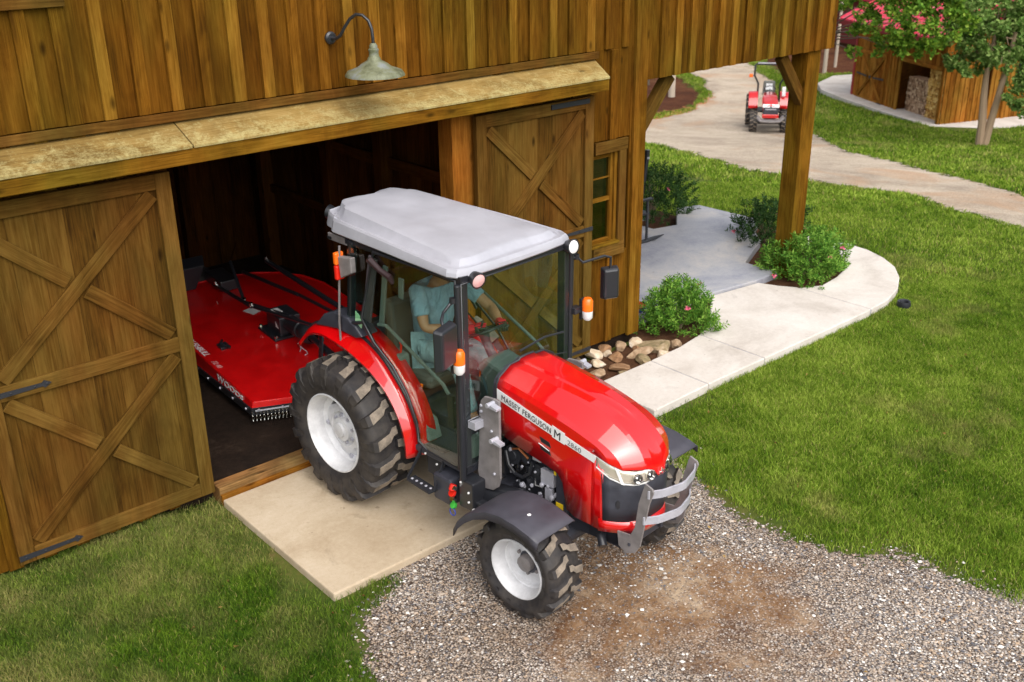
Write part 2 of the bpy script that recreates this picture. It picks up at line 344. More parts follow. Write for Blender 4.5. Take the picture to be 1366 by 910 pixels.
# ground sheet (grassy turf), big enough to reach the horizon
def axis(lo, hi, fine_lo, fine_hi, st):
    a = list(np.arange(fine_lo, fine_hi+1e-6, st)); s = st; x = fine_lo
    while x > lo: s *= 1.5; x -= s; a.insert(0, x)
    s = st; x = fine_hi
    while x < hi: s *= 1.5; x += s; a.append(x)
    return np.array(a)
def sheet(name, xs, ys, zoff, material, keep=None, **tags):
    X, Y = np.meshgrid(xs, ys, indexing='ij'); Z = TZ(X, Y)+zoff
    Z = Z + (0.0 if callable(zoff) else 0)
    nx, ny = X.shape; idx = np.arange(nx*ny).reshape(nx, ny)
    q = np.stack([idx[:-1, :-1], idx[1:, :-1], idx[1:, 1:], idx[:-1, 1:]], -1).reshape(-1, 4)
    if keep is not None:
        cx = (X[:-1, :-1]+X[1:, 1:])/2; cy = (Y[:-1, :-1]+Y[1:, 1:])/2; q = q[keep(cx, cy).reshape(-1)]
    used = np.unique(q); remap = np.full(nx*ny, -1); remap[used] = np.arange(len(used)); q = remap[q]
    V = np.stack([X.ravel(), Y.ravel(), Z.ravel()], 1)[used]
    me = bpy.data.meshes.new(name); me.vertices.add(len(V)); me.vertices.foreach_set('co', V.ravel())
    me.loops.add(q.size); me.loops.foreach_set('vertex_index', q.ravel()); me.polygons.add(len(q))
    me.polygons.foreach_set('loop_start', np.arange(0, q.size, 4)); me.update(calc_edges=True); me.validate()
    me.materials.append(material); me.polygons.foreach_set('use_smooth', [True]*len(me.polygons))
    o = bpy.data.objects.new(name, me); COL.objects.link(o); return tag(o, **tags)
def ground_mat(name, stops, s1=.6, s2=8, bump=.02, extra=None, rough=.95):
    m = mat(name, (.1, .1, .1), rough, spec=.15); g = NG(m); oc = g.n('TexCoord').outputs['Object']
    f = g.math('ADD', g.math('MULTIPLY', g.noise(oc, s1, 6, .65, .5), .6), g.math('MULTIPLY', g.noise(oc, s2, 6, .7), .4))
    c = g.ramp(f, stops)
    if extra: c = extra(g, oc, c)
    g.l(c, g.b.inputs['Base Color']); g.bump(g.noise(oc, s2*6, 5, .7), bump, .8); return m
M['turf'] = ground_mat('turf', [(.34, (.035, .06, .012)), (.46, (.08, .12, .018)), (.56, (.13, .145, .03)), (.68, (.20, .14, .055))], .9, 14, .04)
def gravel_extra(g, oc, c):
    vo = g.n('TexVoronoi', feature='F1'); g.l(oc, vo.inputs['Vector']); vo.inputs['Scale'].default_value = 75
    sepc = g.n('SeparateColor'); g.l(vo.outputs['Color'], sepc.inputs[0])
    st = g.ramp(sepc.outputs[0], [(.0, (.09, .085, .09)), (.25, (.27, .245, .225)), (.5, (.42, .365, .31)), (.75, (.54, .43, .33)), (.93, (.68, .64, .60)), (1, (.84, .82, .80))])
    st = g.mix(g.ramp(vo.outputs['Distance'], [(.35, (0, 0, 0)), (.75, (1, 1, 1))]), st, (.06, .04, .03))
    # compacted brown earth patches, worn where wheels run
    n = g.noise(oc, .75, 7, .7, .8)
    sx = g.n('SeparateXYZ'); g.l(oc, sx.inputs[0])
    dx = g.math('SUBTRACT', sx.outputs[0], 1.75); dy = g.math('SUBTRACT', sx.outputs[1], -3.35)
    dd = g.math('SQRT', g.math('ADD', g.math('MULTIPLY', dx, dx), g.math('MULTIPLY', g.math('MULTIPLY', dy, dy), .55)))
    near = g.math('SUBTRACT', .32, g.math('MULTIPLY', dd, .24))
    mk = g.ramp(g.math('ADD', n, near), [(.56, (0, 0, 0)), (.70, (1, 1, 1))])
    earth = g.ramp(g.math('ADD', g.math('MULTIPLY', g.noise(oc, 5, 7, .75), .5), g.math('MULTIPLY', g.noise(oc, 1.2, 4, .6, .6), .5)), [(.38, (.12, .052, .022)), (.5, (.29, .165, .085)), (.61, (.54, .40, .27))])
    at = g.n('Attribute'); at.attribute_name = 'edge'; eg = g.ramp(g.math('ADD', at.outputs['Fac'], g.math('MULTIPLY', n, 2.2)), [(.0, (.9, .9, .9)), (.95, (0, 0, 0))])
    mk = g.math('MAXIMUM', mk, g.math('MULTIPLY', eg, .9)); st = g.mix(1.0, st, g.ramp(g.noise(oc, .55, 5, .6), [(.36, (.80, .72, .65)), (.60, (1.3, 1.27, 1.25))]), 'MULTIPLY')
    fleck = g.ramp(g.noise(oc, 38, 4, .6), [(.46, (1, 1, 1)), (.62, (.3, .3, .3))])
    return g.mix(g.math('MULTIPLY', mk, fleck), st, earth)
M['gravel'] = ground_mat('gravel', [(.3, (.2, .17, .14)), (.7, (.35, .32, .3))], .6, 30, .018, gravel_extra)
def road_extra(g, oc, c):
    n = g.noise(oc, .35, 6, .65, .6)
    c = g.mix(g.ramp(n, [(.54, (0, 0, 0)), (.68, (.7, .7, .7))]), c, (.52, .32, .19))
    return g.mix(g.ramp(g.noise(oc, 45, 3, .7), [(.4, (.5, .5, .5)), (.6, (0, 0, 0))]), c, (.15, .12, .1))
M['road'] = ground_mat('gravel_road', [(.35, (.34, .27, .21)), (.5, (.54, .45, .35)), (.65, (.70, .59, .47))], .7, 12, .02, road_extra)
M['leaves'] = ground_mat('leaf_litter', [(.35, (.035, .014, .008)), (.5, (.10, .035, .016)), (.68, (.19, .09, .04))], .5, 14, .05)
M['clay'] = ground_mat('red_clay', [(.3, (.30, .10, .035)), (.5, (.45, .19, .08)), (.7, (.42, .30, .17))], .6, 12, .02)
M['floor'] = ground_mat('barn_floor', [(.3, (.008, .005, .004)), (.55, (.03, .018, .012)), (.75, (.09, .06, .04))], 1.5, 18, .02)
M['bed'] = ground_mat('mulch_bed', [(.3, (.04, .018, .010)), (.5, (.10, .045, .022)), (.7, (.18, .09, .05))], 3, 40, .03)
def axis2(a, lo, hi, st): return np.array(sorted([v for v in a if v < lo or v > hi]+list(np.arange(lo, hi+1e-6, st))))
sheet('ground', axis2(axis(-600, 900, -12, 70, .5), -4, 5, .1), axis2(axis(-600, 900, -22, 62, .5), -7, 1, .1), 0, M['turf'], kind='structure')
def region(name, P, cell, zoff, m, amp=.0, fs=1.2, fray=0, **k):
    xs = [p[0] for p in P]; ys = [p[1] for p in P]; e = fray*1.2
    o = sheet(name, np.arange(min(xs)-.5-e, max(xs)+.5+e, cell), np.arange(min(ys)-.5-e, max(ys)+.5+e, cell), zoff, m,
        keep=lambda x, y: sdist(x, y, P)+fbm(x, y, fs)*amp > -e, kind='structure', **k)
    if fray:   # signed distance to the border, so the shader can fray it stone by stone
        co = np.empty(len(o.data.vertices)*3); o.data.vertices.foreach_get('co', co); co = co.reshape(-1, 3)
        a = o.data.attributes.new('edge', 'FLOAT', 'POINT'); a.data.foreach_set('value', ((sdist(co[:, 0], co[:, 1], P)+fbm(co[:, 0], co[:, 1], fs)*amp)/fray).astype('f'))
    return o
def fray_mat(m, sc, det=6):
    g = NG(m); oc = g.n('TexCoord').outputs['Object']; at = g.n('Attribute'); at.attribute_name = 'edge'
    f = g.math('ADD', at.outputs['Fac'], g.math('MULTIPLY', g.math('SUBTRACT', g.noise(oc, sc, det, .75), .5), 3.2))
    tr_ = g.n('BsdfTransparent'); mx = g.n('MixShader'); out = [n for n in m.node_tree.nodes if n.type == 'OUTPUT_MATERIAL'][0]
    g.l(g.math('GREATER_THAN', f, 0.0), mx.inputs[0]); g.l(tr_.outputs[0], mx.inputs[1]); g.l(g.b.outputs[0], mx.inputs[2]); g.l(mx.outputs[0], out.inputs[0])
for n_, sc_ in (('gravel', 16), ('road', 4), ('leaves', 3), ('clay', 3)): fray_mat(M[n_], sc_)
region('gravel_yard', GRAVEL, .08, .006, M['gravel'], .40, 1.7, .28)
region('gravel_road', ROAD, .25, .022, M['road'], 1.0, .5, .5)
region('clay_verge', CLAY, .25, .016, M['clay'], 1.2, .6, .8)
region('forest_floor', FOREST, .6, .014, M['leaves'], 1.0, .4, .8)
region('forest_floor', FOREST2, .6, .014, M['leaves'], 1.0, .4, .8)
region('mulch_bed', BED1, .08, .030, M['bed']); region('mulch_bed', BED2, .08, .034, M['bed'], .08); region('mulch_bed', BED3, .08, .034, M['bed'])
# concrete slabs
def slab(name, P, z0, z1, m):
    b = MB(); b.prism([(x, y, z0) for x, y in P], (0, 0, z1-z0)); o = b.build(name, m, bevel=.012); tag(o, kind='structure'); return o
slab('concrete_apron', [(0, -1.82), (2.75, -1.82), (2.75, -.13), (0, -.13)], -.15, .12, M['slab'])
# walkway: slab panels separated by tooled joints
def walkway():
    cuts = [3.85, 4.70, 5.64, 7.72, 9.9]
    P = WALKN+WALKI; b = MB()
    def clip(P, x0, keep_right):
        out = []; n = len(P)
        for i in range(n):
            a, c = P[i], P[(i+1) % n]; ia = (a[0] >= x0) == keep_right; ic = (c[0] >= x0) == keep_right
            if ia: out.append(a)
            if ia != ic: t = (x0-a[0])/(c[0]-a[0]); out.append((x0, a[1]+t*(c[1]-a[1])))
        return out
    for i in range(4):
        q = clip(clip(P, cuts[i]+.006, True), cuts[i+1]-.006, False)
        if len(q) > 2: b.prism([(x, y, -.6) for x, y in q], (0, 0, .69))
    b2 = MB()
    for x_, ya, yb in ((4.70, -1.355, -.605), (5.64, -1.36, -.50), (7.72, -1.36, -.38)): b2.box((x_-.012, ya, -.5), (x_+.012, yb, .082))
    o = b.build('walkway', M['walk'], bevel=.012); tag(o, kind='structure')
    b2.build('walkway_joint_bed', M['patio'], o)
walkway()
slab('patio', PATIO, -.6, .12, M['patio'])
slab('shed_path', SHEDPATH, -3.2, -2.10, M['walk'])

# ---------------------------------------------------------------- barn
barn = empty('barn', (0, 0, 0), label='big golden-brown board and batten barn with open sliding door bay', cat='barn')
PX, EZ, SL = 1.35, 3.75, .58          # gable peak x, eave z, roof slope
XL, XR = -5.8, 8.5
def roofz(x): return EZ+SL*(PX-XL if x < XL else (x-XL if x < PX else XR-x))
def wall_boards():
    b = MB(); t = MB(); n = 0
    def boards(x0, x1, z0, z1f, step=.245, ph=0, y=0.0):
        x = x0; k = 0
        while x < x1-1e-3:
            xe = min(x+step, x1); zt = z1f((x+xe)/2) if callable(z1f) else z1f
            b.box((x+.002, y, z0), (xe-.002, y+.022, zt), g=2)
            if k: # batten over the joint
                w = .043+random.random()*.008; zz = z0+(.0 if not callable(z1f) else 0)
                t.box((x-w, y-.030, z0+.002), (x+w, y-.001, zt-.01), g=2)
            x = xe; k += 1
    # above the canopy
    boards(-5.75, 5.02, 3.26, lambda x: roofz(x)-.05)
    # left of the bay, right of the bay
    boards(-5.75, -.15, .14, 3.2); boards(2.86, 4.36, .16, 3.2, .25); boards(4.36, 4.90, .16, 1.16, .27); boards(4.36, 4.90, 2.37, 3.26, .27)
    boards(4.90, 5.02, .16, 3.26, .2)
    # lean-to gable
    boards(5.12, 8.5, 2.90, lambda x: roofz(x)-.05, .23)
    return b, t
b, t = wall_boards()
b.build('wall', M['wall'], barn); t.build('batten', M['batten'], barn, bevel=.003)
b = MB(); b.box((5.02, -.03, .14), (5.115, .09, 3.9), g=2); b.box((4.93, -.036, .14), (5.018, -.002, 7), g=2); b.build('corner_board', M['batten'], barn, bevel=.003)
b = MB(); b.board((-5.8, -.024, 3.225), (4.38, -.024, 3.225), .065, .03, (0, -1, 0)); b.build('trim_board', M['brace'], barn, bevel=.003)
b = MB(); b.board((-5.8, -.024, 4.06), (-.55, -.024, 4.06), .07, .03, (0, -1, 0)); b.build('trim_board', M['brace'], barn, bevel=.003)
# side, back walls, roof
b = MB()
b.box((5.09, .1, .1), (5.112, 8.9, 4.9), g=2); b.box((-5.8, .03, .1), (-5.77, 8.9, 3.8), g=2)
for x in np.arange(-5.8, 8.5, .5): b.box((x, 8.9, .1), (x+.495, 8.93, roofz(x+.25)-.03), g=2)
b.build('side_wall', M['wall'], barn)
b = MB()
for s, xe in ((1, XR), (-1, XL)):
    p0 = Vector((xe+.12*s, -.18, roofz(xe)-.07)); p1 = Vector((PX, -.18, roofz(PX)))
    b.prism([p0, p1, p1+Vector((0, 0, .05)), p0+Vector((0, 0, .05))], (0, 9.4, 0))
b.build('roof', M['iron'], barn)
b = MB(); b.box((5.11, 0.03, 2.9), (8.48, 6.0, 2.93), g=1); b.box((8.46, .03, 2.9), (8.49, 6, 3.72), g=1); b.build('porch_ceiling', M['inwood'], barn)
# porch post and braces
b = MB(); b.box((8.04, .04, -.1), (8.30, .28, 2.9), g=2); b.build('porch_post', M['beam'], barn, bevel=.01)
b = MB(); b.board((7.60, .18, 2.88), (8.10, .18, 2.28), .13, .10, (0, -1, 0)); b.build('knee_brace', M['brace'], barn, bevel=.006)
b = MB(); b.board((5.12, .18, 2.30), (5.62, .18, 2.88), .13, .10, (0, -1, 0)); b.build('knee_brace', M['brace'], barn, bevel=.006)
# canopy over the door track
b = MB()
x0, xm = -5.8, .08
top = [(x0, .0, 3.195), (x0, -.295, 3.045), (x0, -.295, 3.068), (x0, .0, 3.222)]
for xa, xb, ea in ((x0, xm-.004, 0), (xm+.004, 4.36, .08)):
    v = [(xa, -.002, 3.165), (xa, -.30, 3.040), (xa, -.30, 3.062), (xa, -.002, 3.19)]
    w = [(xb, -.002, 3.165), (xb-ea, -.30, 3.040), (xb-ea, -.30, 3.062), (xb, -.002, 3.19)]
    a = b.add(v+w); r = random.random()*9
    for f in ((0, 3, 2, 1), (4, 5, 6, 7), (3, 7, 6, 2), (0, 1, 5, 4), (1, 2, 6, 5), (0, 4, 7, 3)):
        b.face([a+i for i in f], 0, [(b.v[a+i][0]+r, b.v[a+i][1]*1.1+r) for i in f])
can = b.build('canopy', M['lichen'], barn, bevel=.004)
b = MB(); b.board((-5.8, -.255, 2.985), (4.27, -.255, 2.985), .108, .035, (0, -1, 0)); b.board((4.26, -.28, 2.985), (4.35, -.01, 2.985), .108, .03, (1, 0, 0)); b.build('lip_board', M['beam'], can, bevel=.005)
b = MB(); b.box((-3.2, -.16, 2.90), (4.3, -.11, 2.925)); b.build('door_track', M['iron'], barn, bevel=.004)
# sliding doors
def door(x0, x1, z0, z1, straps, name='sliding_door', strapside=-1, label=None):
    d = empty(name, (x0, -.06, z0)); d.parent = barn; W_, H = x1-x0, z1-z0
    if label: d['label'] = label
    b = MB(); x = 0
    while x < W_-.01:
        xe = min(x+.19, W_); b.box((x+.001, -.012, 0), (xe-.001, .012, H), g=2); x = xe
    b.build('planking', M['door'], d)
    b = MB(); w = .115; th = .030; y = -.012
    zm = H*.505
    b.board((w/2, y, 0), (w/2, y, H), w, th, (0, -1, 0)); b.board((W_-w/2, y, 0), (W_-w/2, y, H), w, th, (0, -1, 0))
    for z in (w/2, H-w/2): b.board((w, y, z), (W_-w, y, z), w, th-.002, (0, -1, 0))
    b.board((w, y, zm), (W_-w, y, zm), w, th-.002, (0, -1, 0))
    b.build('door_frame', M['brace'], d, bevel=.004)
    b = MB()
    for (za, zb) in ((w, zm-w/2), (zm+w/2, H-w)):
        for i, (p, q) in enumerate((((w, za), (W_-w, zb)), ((w, zb), (W_-w, za)))):
            p = Vector((p[0], y, p[1])); q = Vector((q[0], y, q[1])); dd = (q-p).normalized()*.045
            if i == 0: b.board(p+dd, q-dd, .105, .024, (0, -1, 0))
            else:
                m_ = (p+q)/2; g_ = (q-p).normalized()*.075
                b.board(p+dd, m_-g_, .105, .024, (0, -1, 0)); b.board(m_+g_, q-dd, .105, .024, (0, -1, 0))
    b.build('cross_brace', M['brace'], d, bevel=.004)
    for z in straps:
        b = MB(); L = .46; s = strapside; xb = 0 if s < 0 else W_
        xs = lambda t: xb-s*t*L
        y0 = y-th-.001
        b.prism([(xs(0), y0, z-.022), (xs(.86), y0, z-.013), (xs(.90), y0, z-.028), (xs(1.0), y0, z), (xs(.90), y0, z+.028), (xs(.86), y0, z+.013), (xs(0), y0, z+.022)], (0, -.006, 0))
        for tt in (.1, .4, .75, .93): b.lathe([(0, .008), (.006, .007), (.008, .001)], (xs(tt), y0-.006, z), (0, -1, 0), 8)
        b.build('strap_hinge', M['iron'], d)
    return d
door(-1.57, -.04, .20, 2.86, (.057, 1.34), strapside=-1)
door(2.80, 4.28, .15, 2.86, (.057, 1.38), strapside=1)
# the track hanger plate on the right door
b = MB(); b.box((3.7, -.118, 2.80), (4.2, -.104, 2.845)); b.build('track_hanger', M['iron'], barn)
# frame of the bay
b = MB(); b.box((2.60, .0, .14), (2.86, .20, 3.1), g=2); b.build('door_jamb', M['jamb'], barn, bevel=.006)
b = MB(); b.box((-.16, .03, .14), (.0, .20, 3.1), g=2); b.build('door_jamb', M['wall'], barn, bevel=.006)
b = MB(); b.box((-.16, .02, 2.96), (2.86, .22, 3.16)); b.build('header', M['wall'], barn)
b = MB(); b.box((0, -.09, .05), (2.60, .05, .205)); b.build('threshold', M['sill'], barn, bevel=.006)
b = MB(); b.box((0, -.125, .05), (2.60, -.092, .15)); b.build('threshold', M['jamb'], barn, bevel=.004)
# inside
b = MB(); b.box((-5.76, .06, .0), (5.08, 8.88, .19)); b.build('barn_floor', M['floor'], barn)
b = MB()
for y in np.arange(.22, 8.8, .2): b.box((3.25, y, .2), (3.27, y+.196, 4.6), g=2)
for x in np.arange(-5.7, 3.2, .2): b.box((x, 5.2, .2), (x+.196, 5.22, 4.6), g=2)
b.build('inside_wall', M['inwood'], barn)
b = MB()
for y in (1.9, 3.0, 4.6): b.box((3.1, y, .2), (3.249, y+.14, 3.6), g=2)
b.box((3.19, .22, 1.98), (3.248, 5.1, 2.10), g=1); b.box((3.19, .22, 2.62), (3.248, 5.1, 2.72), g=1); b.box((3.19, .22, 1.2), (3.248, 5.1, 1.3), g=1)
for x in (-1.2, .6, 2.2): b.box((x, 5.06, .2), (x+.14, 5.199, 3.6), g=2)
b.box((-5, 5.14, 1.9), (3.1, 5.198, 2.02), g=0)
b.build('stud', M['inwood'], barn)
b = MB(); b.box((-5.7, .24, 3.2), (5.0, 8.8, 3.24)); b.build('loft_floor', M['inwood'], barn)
# window
wn = empty('window', (4.36, 0, 1.16)); wn.parent = barn
b = MB(); b.board((.0, -.024, 1.15), (.47, -.024, 1.15), .12, .03, (0, -1, 0)); b.board((.405, -.024, .02), (.405, -.024, 1.09), .10, .028, (0, -1, 0)); b.board((0, -.024, .05), (.455, -.024, .05), .14, .03, (0, -1, 0)); b.board((-.12, -.024, .02), (-.12, -.024, 1.09), .1, .028, (0, -1, 0))
b.build('casing', M['brace'], wn, bevel=.003)
b = MB(); b.box((-.07, .0, .14), (-.03, .06, 1.08), g=2); b.box((.27, .0, .14), (.31, .06, 1.08), g=2); b.box((.31, -.02, .12), (.352, .03, 1.09), g=2)
for z in (.16, .60, 1.05): b.box((-.03, .004, z-.02), (.27, .05, z+.02))
b.build('sash', M['batten'], wn, bevel=.003)
b = MB(); b.box((-.03, .01, .82), (.27, .03, .83)); b.build('muntin', M['batten'], wn)
b = MB(); b.box((-.03, .03, .18), (.27, .036, 1.03)); b.build('glass', M['pane'], wn)
b = MB(); b.box((-.08, -.075, .118), (.36, -.001, .145)); b.build('sill', M['beam'], wn, bevel=.004)
b = MB(); b.box((-.03, .10, .16), (.27, .12, 1.05)); b.build('backing', M['inwood'], wn)

# gooseneck lamp hung on the wall
lamp = empty('barn_lamp', (1.42, -.03, 3.65), label='gooseneck lamp with a weathered green-grey shade above the barn door', cat='wall lamp')
b = MB(); b.lathe([(0, .048), (.018, .048), (.03, .035), (.032, .0)], (0, 0, 0), (0, -1, 0), 16)
pts = [(0, -.03, 0), (.0, -.09, .0), (.015, -.13, .025), (.035, -.17, .09), (.06, -.21, .15), (.085, -.26, .185), (.11, -.31, .18), (.135, -.35, .14), (.145, -.37, .08), (.147, -.375, .01), (.147, -.375, -.03)]
b.tube(pts, .0125, 10); smooth_angle(b.build('arm', M['black'], lamp))
b = MB(); c0 = (.147, -.375, -.02)
b.lathe([(.0, .016), (-.02, .026), (-.04, .026), (-.045, .033), (-.06, .033), (-.065, .03), (-.10, .033), (-.105, .038), (-.125, .045), (-.15, .085), (-.165, .10), (-.18, .12), (-.20, .175), (-.225, .19), (-.235, .192), (-.225, .186), (-.19, .15), (-.16, .08)], c0, (0, 0, 1), 32)
sh_ = smooth_angle(b.build('shade', M['shade'], lamp), 50); [setattr(v_, 'co', Vector(((v_.co.x-.147)*1.2+.147, (v_.co.y+.375)*1.2-.375, v_.co.z if v_.co.z > -.1 else -.1+(v_.co.z+.1)*1.05))) for v_ in sh_.data.vertices]
b = MB(); b.lathe([(-.15, .0), (-.15, .03), (-.19, .045), (-.22, .03), (-.232, .0)], c0, (0, 0, 1), 16); smooth_angle(b.build('bulb', M['clear'], lamp))

# ================================================================ tractor
PSI = .082; TO = Vector((1.48650, -.68151, 0)); TRZ = PSI-math.pi/2
def V(u, v, w): return Vector((u, -v, w))           # v: towards the tractor's right side
def PV(*pts): return [V(*p) for p in pts]
tr = empty('tractor', TO, TRZ, label='large red cab tractor with a light grey roof rolling out of the barn door', cat='tractor')

def wheel(parent, name, u, w, side, rimv, R, hw, rr, nl, lug_h, steer=0, rot0=0.):
    """side=+1 right, -1 left; rimv = |v| of the outer rim flange"""
    e = empty(name, V(u, side*rimv, w), steer); e.parent = parent
    ax = Vector((0, -side, 0))                      # outward
    Rc = R-lug_h; Wd = hw*2
    # tyre carcass: distance along outward axis (0 = flange), radius
    c = -hw+.012
    prof = [(-.012, rr-.012), (.0, rr+.01), (.020, rr+.045), (.030, rr+(Rc-rr)*.45), (.026, rr+(Rc-rr)*.72), (.004, Rc-.018), (-.03, Rc-.004), (c, Rc+.004)]
    prof2 = [(2*c-d, r) for d, r in prof[::-1]][1:]
    b = MB(); b.lathe(prof+prof2, (0, 0, 0), ax, 72, 0, ref=(0, 0, 1))
    ty = smooth_angle(b.build('tyre', M['tyre'], e), 45)
    # bar lugs, two staggered rows
    b = MB(); zz = Vector((0, 0, 1)); xx = ax.cross(zz)
    dth = 2*math.pi/nl
    def P(th, d, r): return ax*d+(zz*math.cos(th)+xx*math.sin(th))*r
    for row in (1, -1):
        for k in range(nl):
            t0 = rot0+k*dth+(dth/2 if row < 0 else 0)
            half = hw
            # stations from centre to shoulder: frac of half width, theta offset (in pitch), half thickness, r bottom, r top
            st = [(-.04, .24, .17, Rc-.01, R), (.18, .20, .18, Rc-.01, R), (.34, .04, .19, Rc-.01, R), (.90, -.12, .22, Rc-.03, R-.008), (1.03, -.14, .22, Rc-.06, R-.035), (1.10, -.15, .17, Rc-.13, R-.10), (1.07, -.15, .08, Rc-.17, R-.165)]
            rings = []
            kf = R/.6
            for fr_, to, ht, rb, rt_ in st:
                rb = R-(R-rb)*kf if fr_ > 1 else rb; rt_ = R-(R-rt_)*kf if fr_ > 1 else rt_
                d = c+row*fr_*half; th = t0+to*dth*1.0; h2 = ht*dth
                rings.append([P(th-h2*1.12, d, rb), P(th-h2*.86, d, rt_), P(th+h2*.86, d, rt_), P(th+h2*1.12, d, rb)])
            base = [b.add(r) for r in rings]
            fl = (row > 0)
            for i in range(len(base)-1):
                for j, mi in ((0, 0), (1, 1 if i < 3 else 0), (2, 0)):
                    q = (base[i]+j, base[i]+j+1, base[i+1]+j+1, base[i+1]+j)
                    b.face(q if fl else q[::-1], mi)
            for q in ((base[0], base[0]+1, base[0]+2, base[0]+3), (base[-1]+3, base[-1]+2, base[-1]+1, base[-1])):
                b.face(q[::-1] if fl else q, 0)
    b.build('tread', [M['tyre'], M['lug']], ty, bevel=.003, fix=True)
    return e
def rim_rear(e, side, r=.333, dish=-.13):
    ax = Vector((0, -side, 0))
    b = MB(); b.lathe([(-.01, r+.004), (.004, r+.002), (.006, r-.008), (-.012, r-.016), (-.03, r-.035), (-.055, r-.05), (-.12, r-.052), (-.16, r-.085), (-.25, r-.085), (-.36, r-.03), (-.36, r)], (0, 0, 0), ax, 64, ref=(0, 0, 1))
    rim = smooth_angle(b.build('rim', M['rim'], e), 30)
    b = MB(); n = 96; zz = Vector((0, 0, 1)); xx = ax.cross(zz)
    def ring(f, d): return [ax*(d if not callable(d) else d(a))+(zz*math.cos(a)+xx*math.sin(a))*(f(a) if callable(f) else f) for a in [2*math.pi*j/n for j in range(n)]]
    wav = lambda a: r-.085+.028*max(0., math.cos(4*a+.5))**.5*1.0-.035*max(0., -math.cos(4*a+.5))
    rings = [ring(wav, -.165), ring(lambda a: wav(a)-.012, -.150), ring(r-.15, -.120), ring(r-.185, -.108), ring(r-.20, -.128), ring(.105, -.122), ring(.098, -.085), ring(.06, -.078), ring(.055, -.06), ring(.002, -.056)]
    ids = [b.add(q) for q in rings]
    for i in range(len(ids)-1):
        for j in range(n): j2 = (j+1) % n; b.face((ids[i]+j, ids[i]+j2, ids[i+1]+j2, ids[i+1]+j))
    smooth_angle(b.build('disc', M['rim'], rim), 30)
    b = MB()
    for k in range(8):
        a = 2*math.pi*k/8+.2; c = ax*-.125+(zz*math.cos(a)+xx*math.sin(a))*.118; b.lathe([(0, .016), (.022, .015), (.023, 0)], c, ax, 6)
    for k in range(4):
        a = 2*math.pi*k/4+.15; c = ax*-.16+(zz*math.cos(a)+xx*math.sin(a))*(r-.085); b.lathe([(0, .022), (.03, .02), (.032, 0)], c, ax, 6)
    b.build('bolts', M['silver'], rim)
def rim_front(e, side, r=.226):
    ax = Vector((0, -side, 0)); zz = Vector((0, 0, 1)); xx = ax.cross(zz)
    b = MB(); b.lathe([(-.008, r+.004), (.004, r+.002), (.006, r-.006), (-.012, r-.014), (-.03, r-.026), (-.05, r-.035), (-.10, r-.037), (-.105, r-.045), (-.13, r-.055), (-.14, r-.10), (-.132, .082), (-.135, .0)], (0, 0, 0), ax, 64, ref=(0, 0, 1))
    rim = smooth_angle(b.build('rim', M['rim'], e), 30)
    b = MB(); b.lathe([(-.135, .062), (-.08, .060), (-.075, .052), (-.072, .0)], (0, 0, 0), ax, 24); smooth_angle(b.build('hub', M['grey'], rim), 40)
    b = MB()
    for k in range(6):
        a = 2*math.pi*k/6; c = ax*-.134+(zz*math.cos(a)+xx*math.sin(a))*.094; b.lathe([(0, .015), (.018, .014), (.019, 0)], c, ax, 6)
    b.build('bolts', M['grey'], rim)
for side in (1, -1):
    e = wheel(tr, 'rear_wheel', 0, .72, side, .77, .60, .205, .333, 17, .042, rot0=.1*side); rim_rear(e, side)
    e = wheel(tr, 'front_wheel', 2.01, .385, side, .747, .385, .145, .226, 15, .028, steer=.05, rot0=.07); rim_front(e, side)

# --- rear fenders
FO = [(.70, .68), (.70, .81), (.655, .97), (.52, 1.17), (.31, 1.31), (.02, 1.41), (-.31, 1.455), (-.52, 1.40), (-.66, 1.24)]
FI = [(.735, .69), (.73, .93), (.60, 1.17), (.345, 1.41), (.09, 1.515), (-.14, 1.53), (-.36, 1.50), (-.55, 1.44), (-.68, 1.26)]
def resamp(P, n):
    P = [Vector(p) for p in P]; d = [0]
    for a, b_ in zip(P, P[1:]): d.append(d[-1]+(b_-a).length)
    out = []
    for i in range(n):
        t = d[-1]*i/(n-1); k = max(j for j in range(len(d)-1) if d[j] <= t+1e-9); f_ = (t-d[k])/(d[k+1]-d[k]); out.append(P[k].lerp(P[k+1], f_))
    for _ in range(4): out = [out[0]]+[(out[i-1]+out[i]*2+out[i+1])/4 for i in range(1, n-1)]+[out[-1]]
    return out
fo, fi = resamp(FO, 40), resamp(FI, 40)
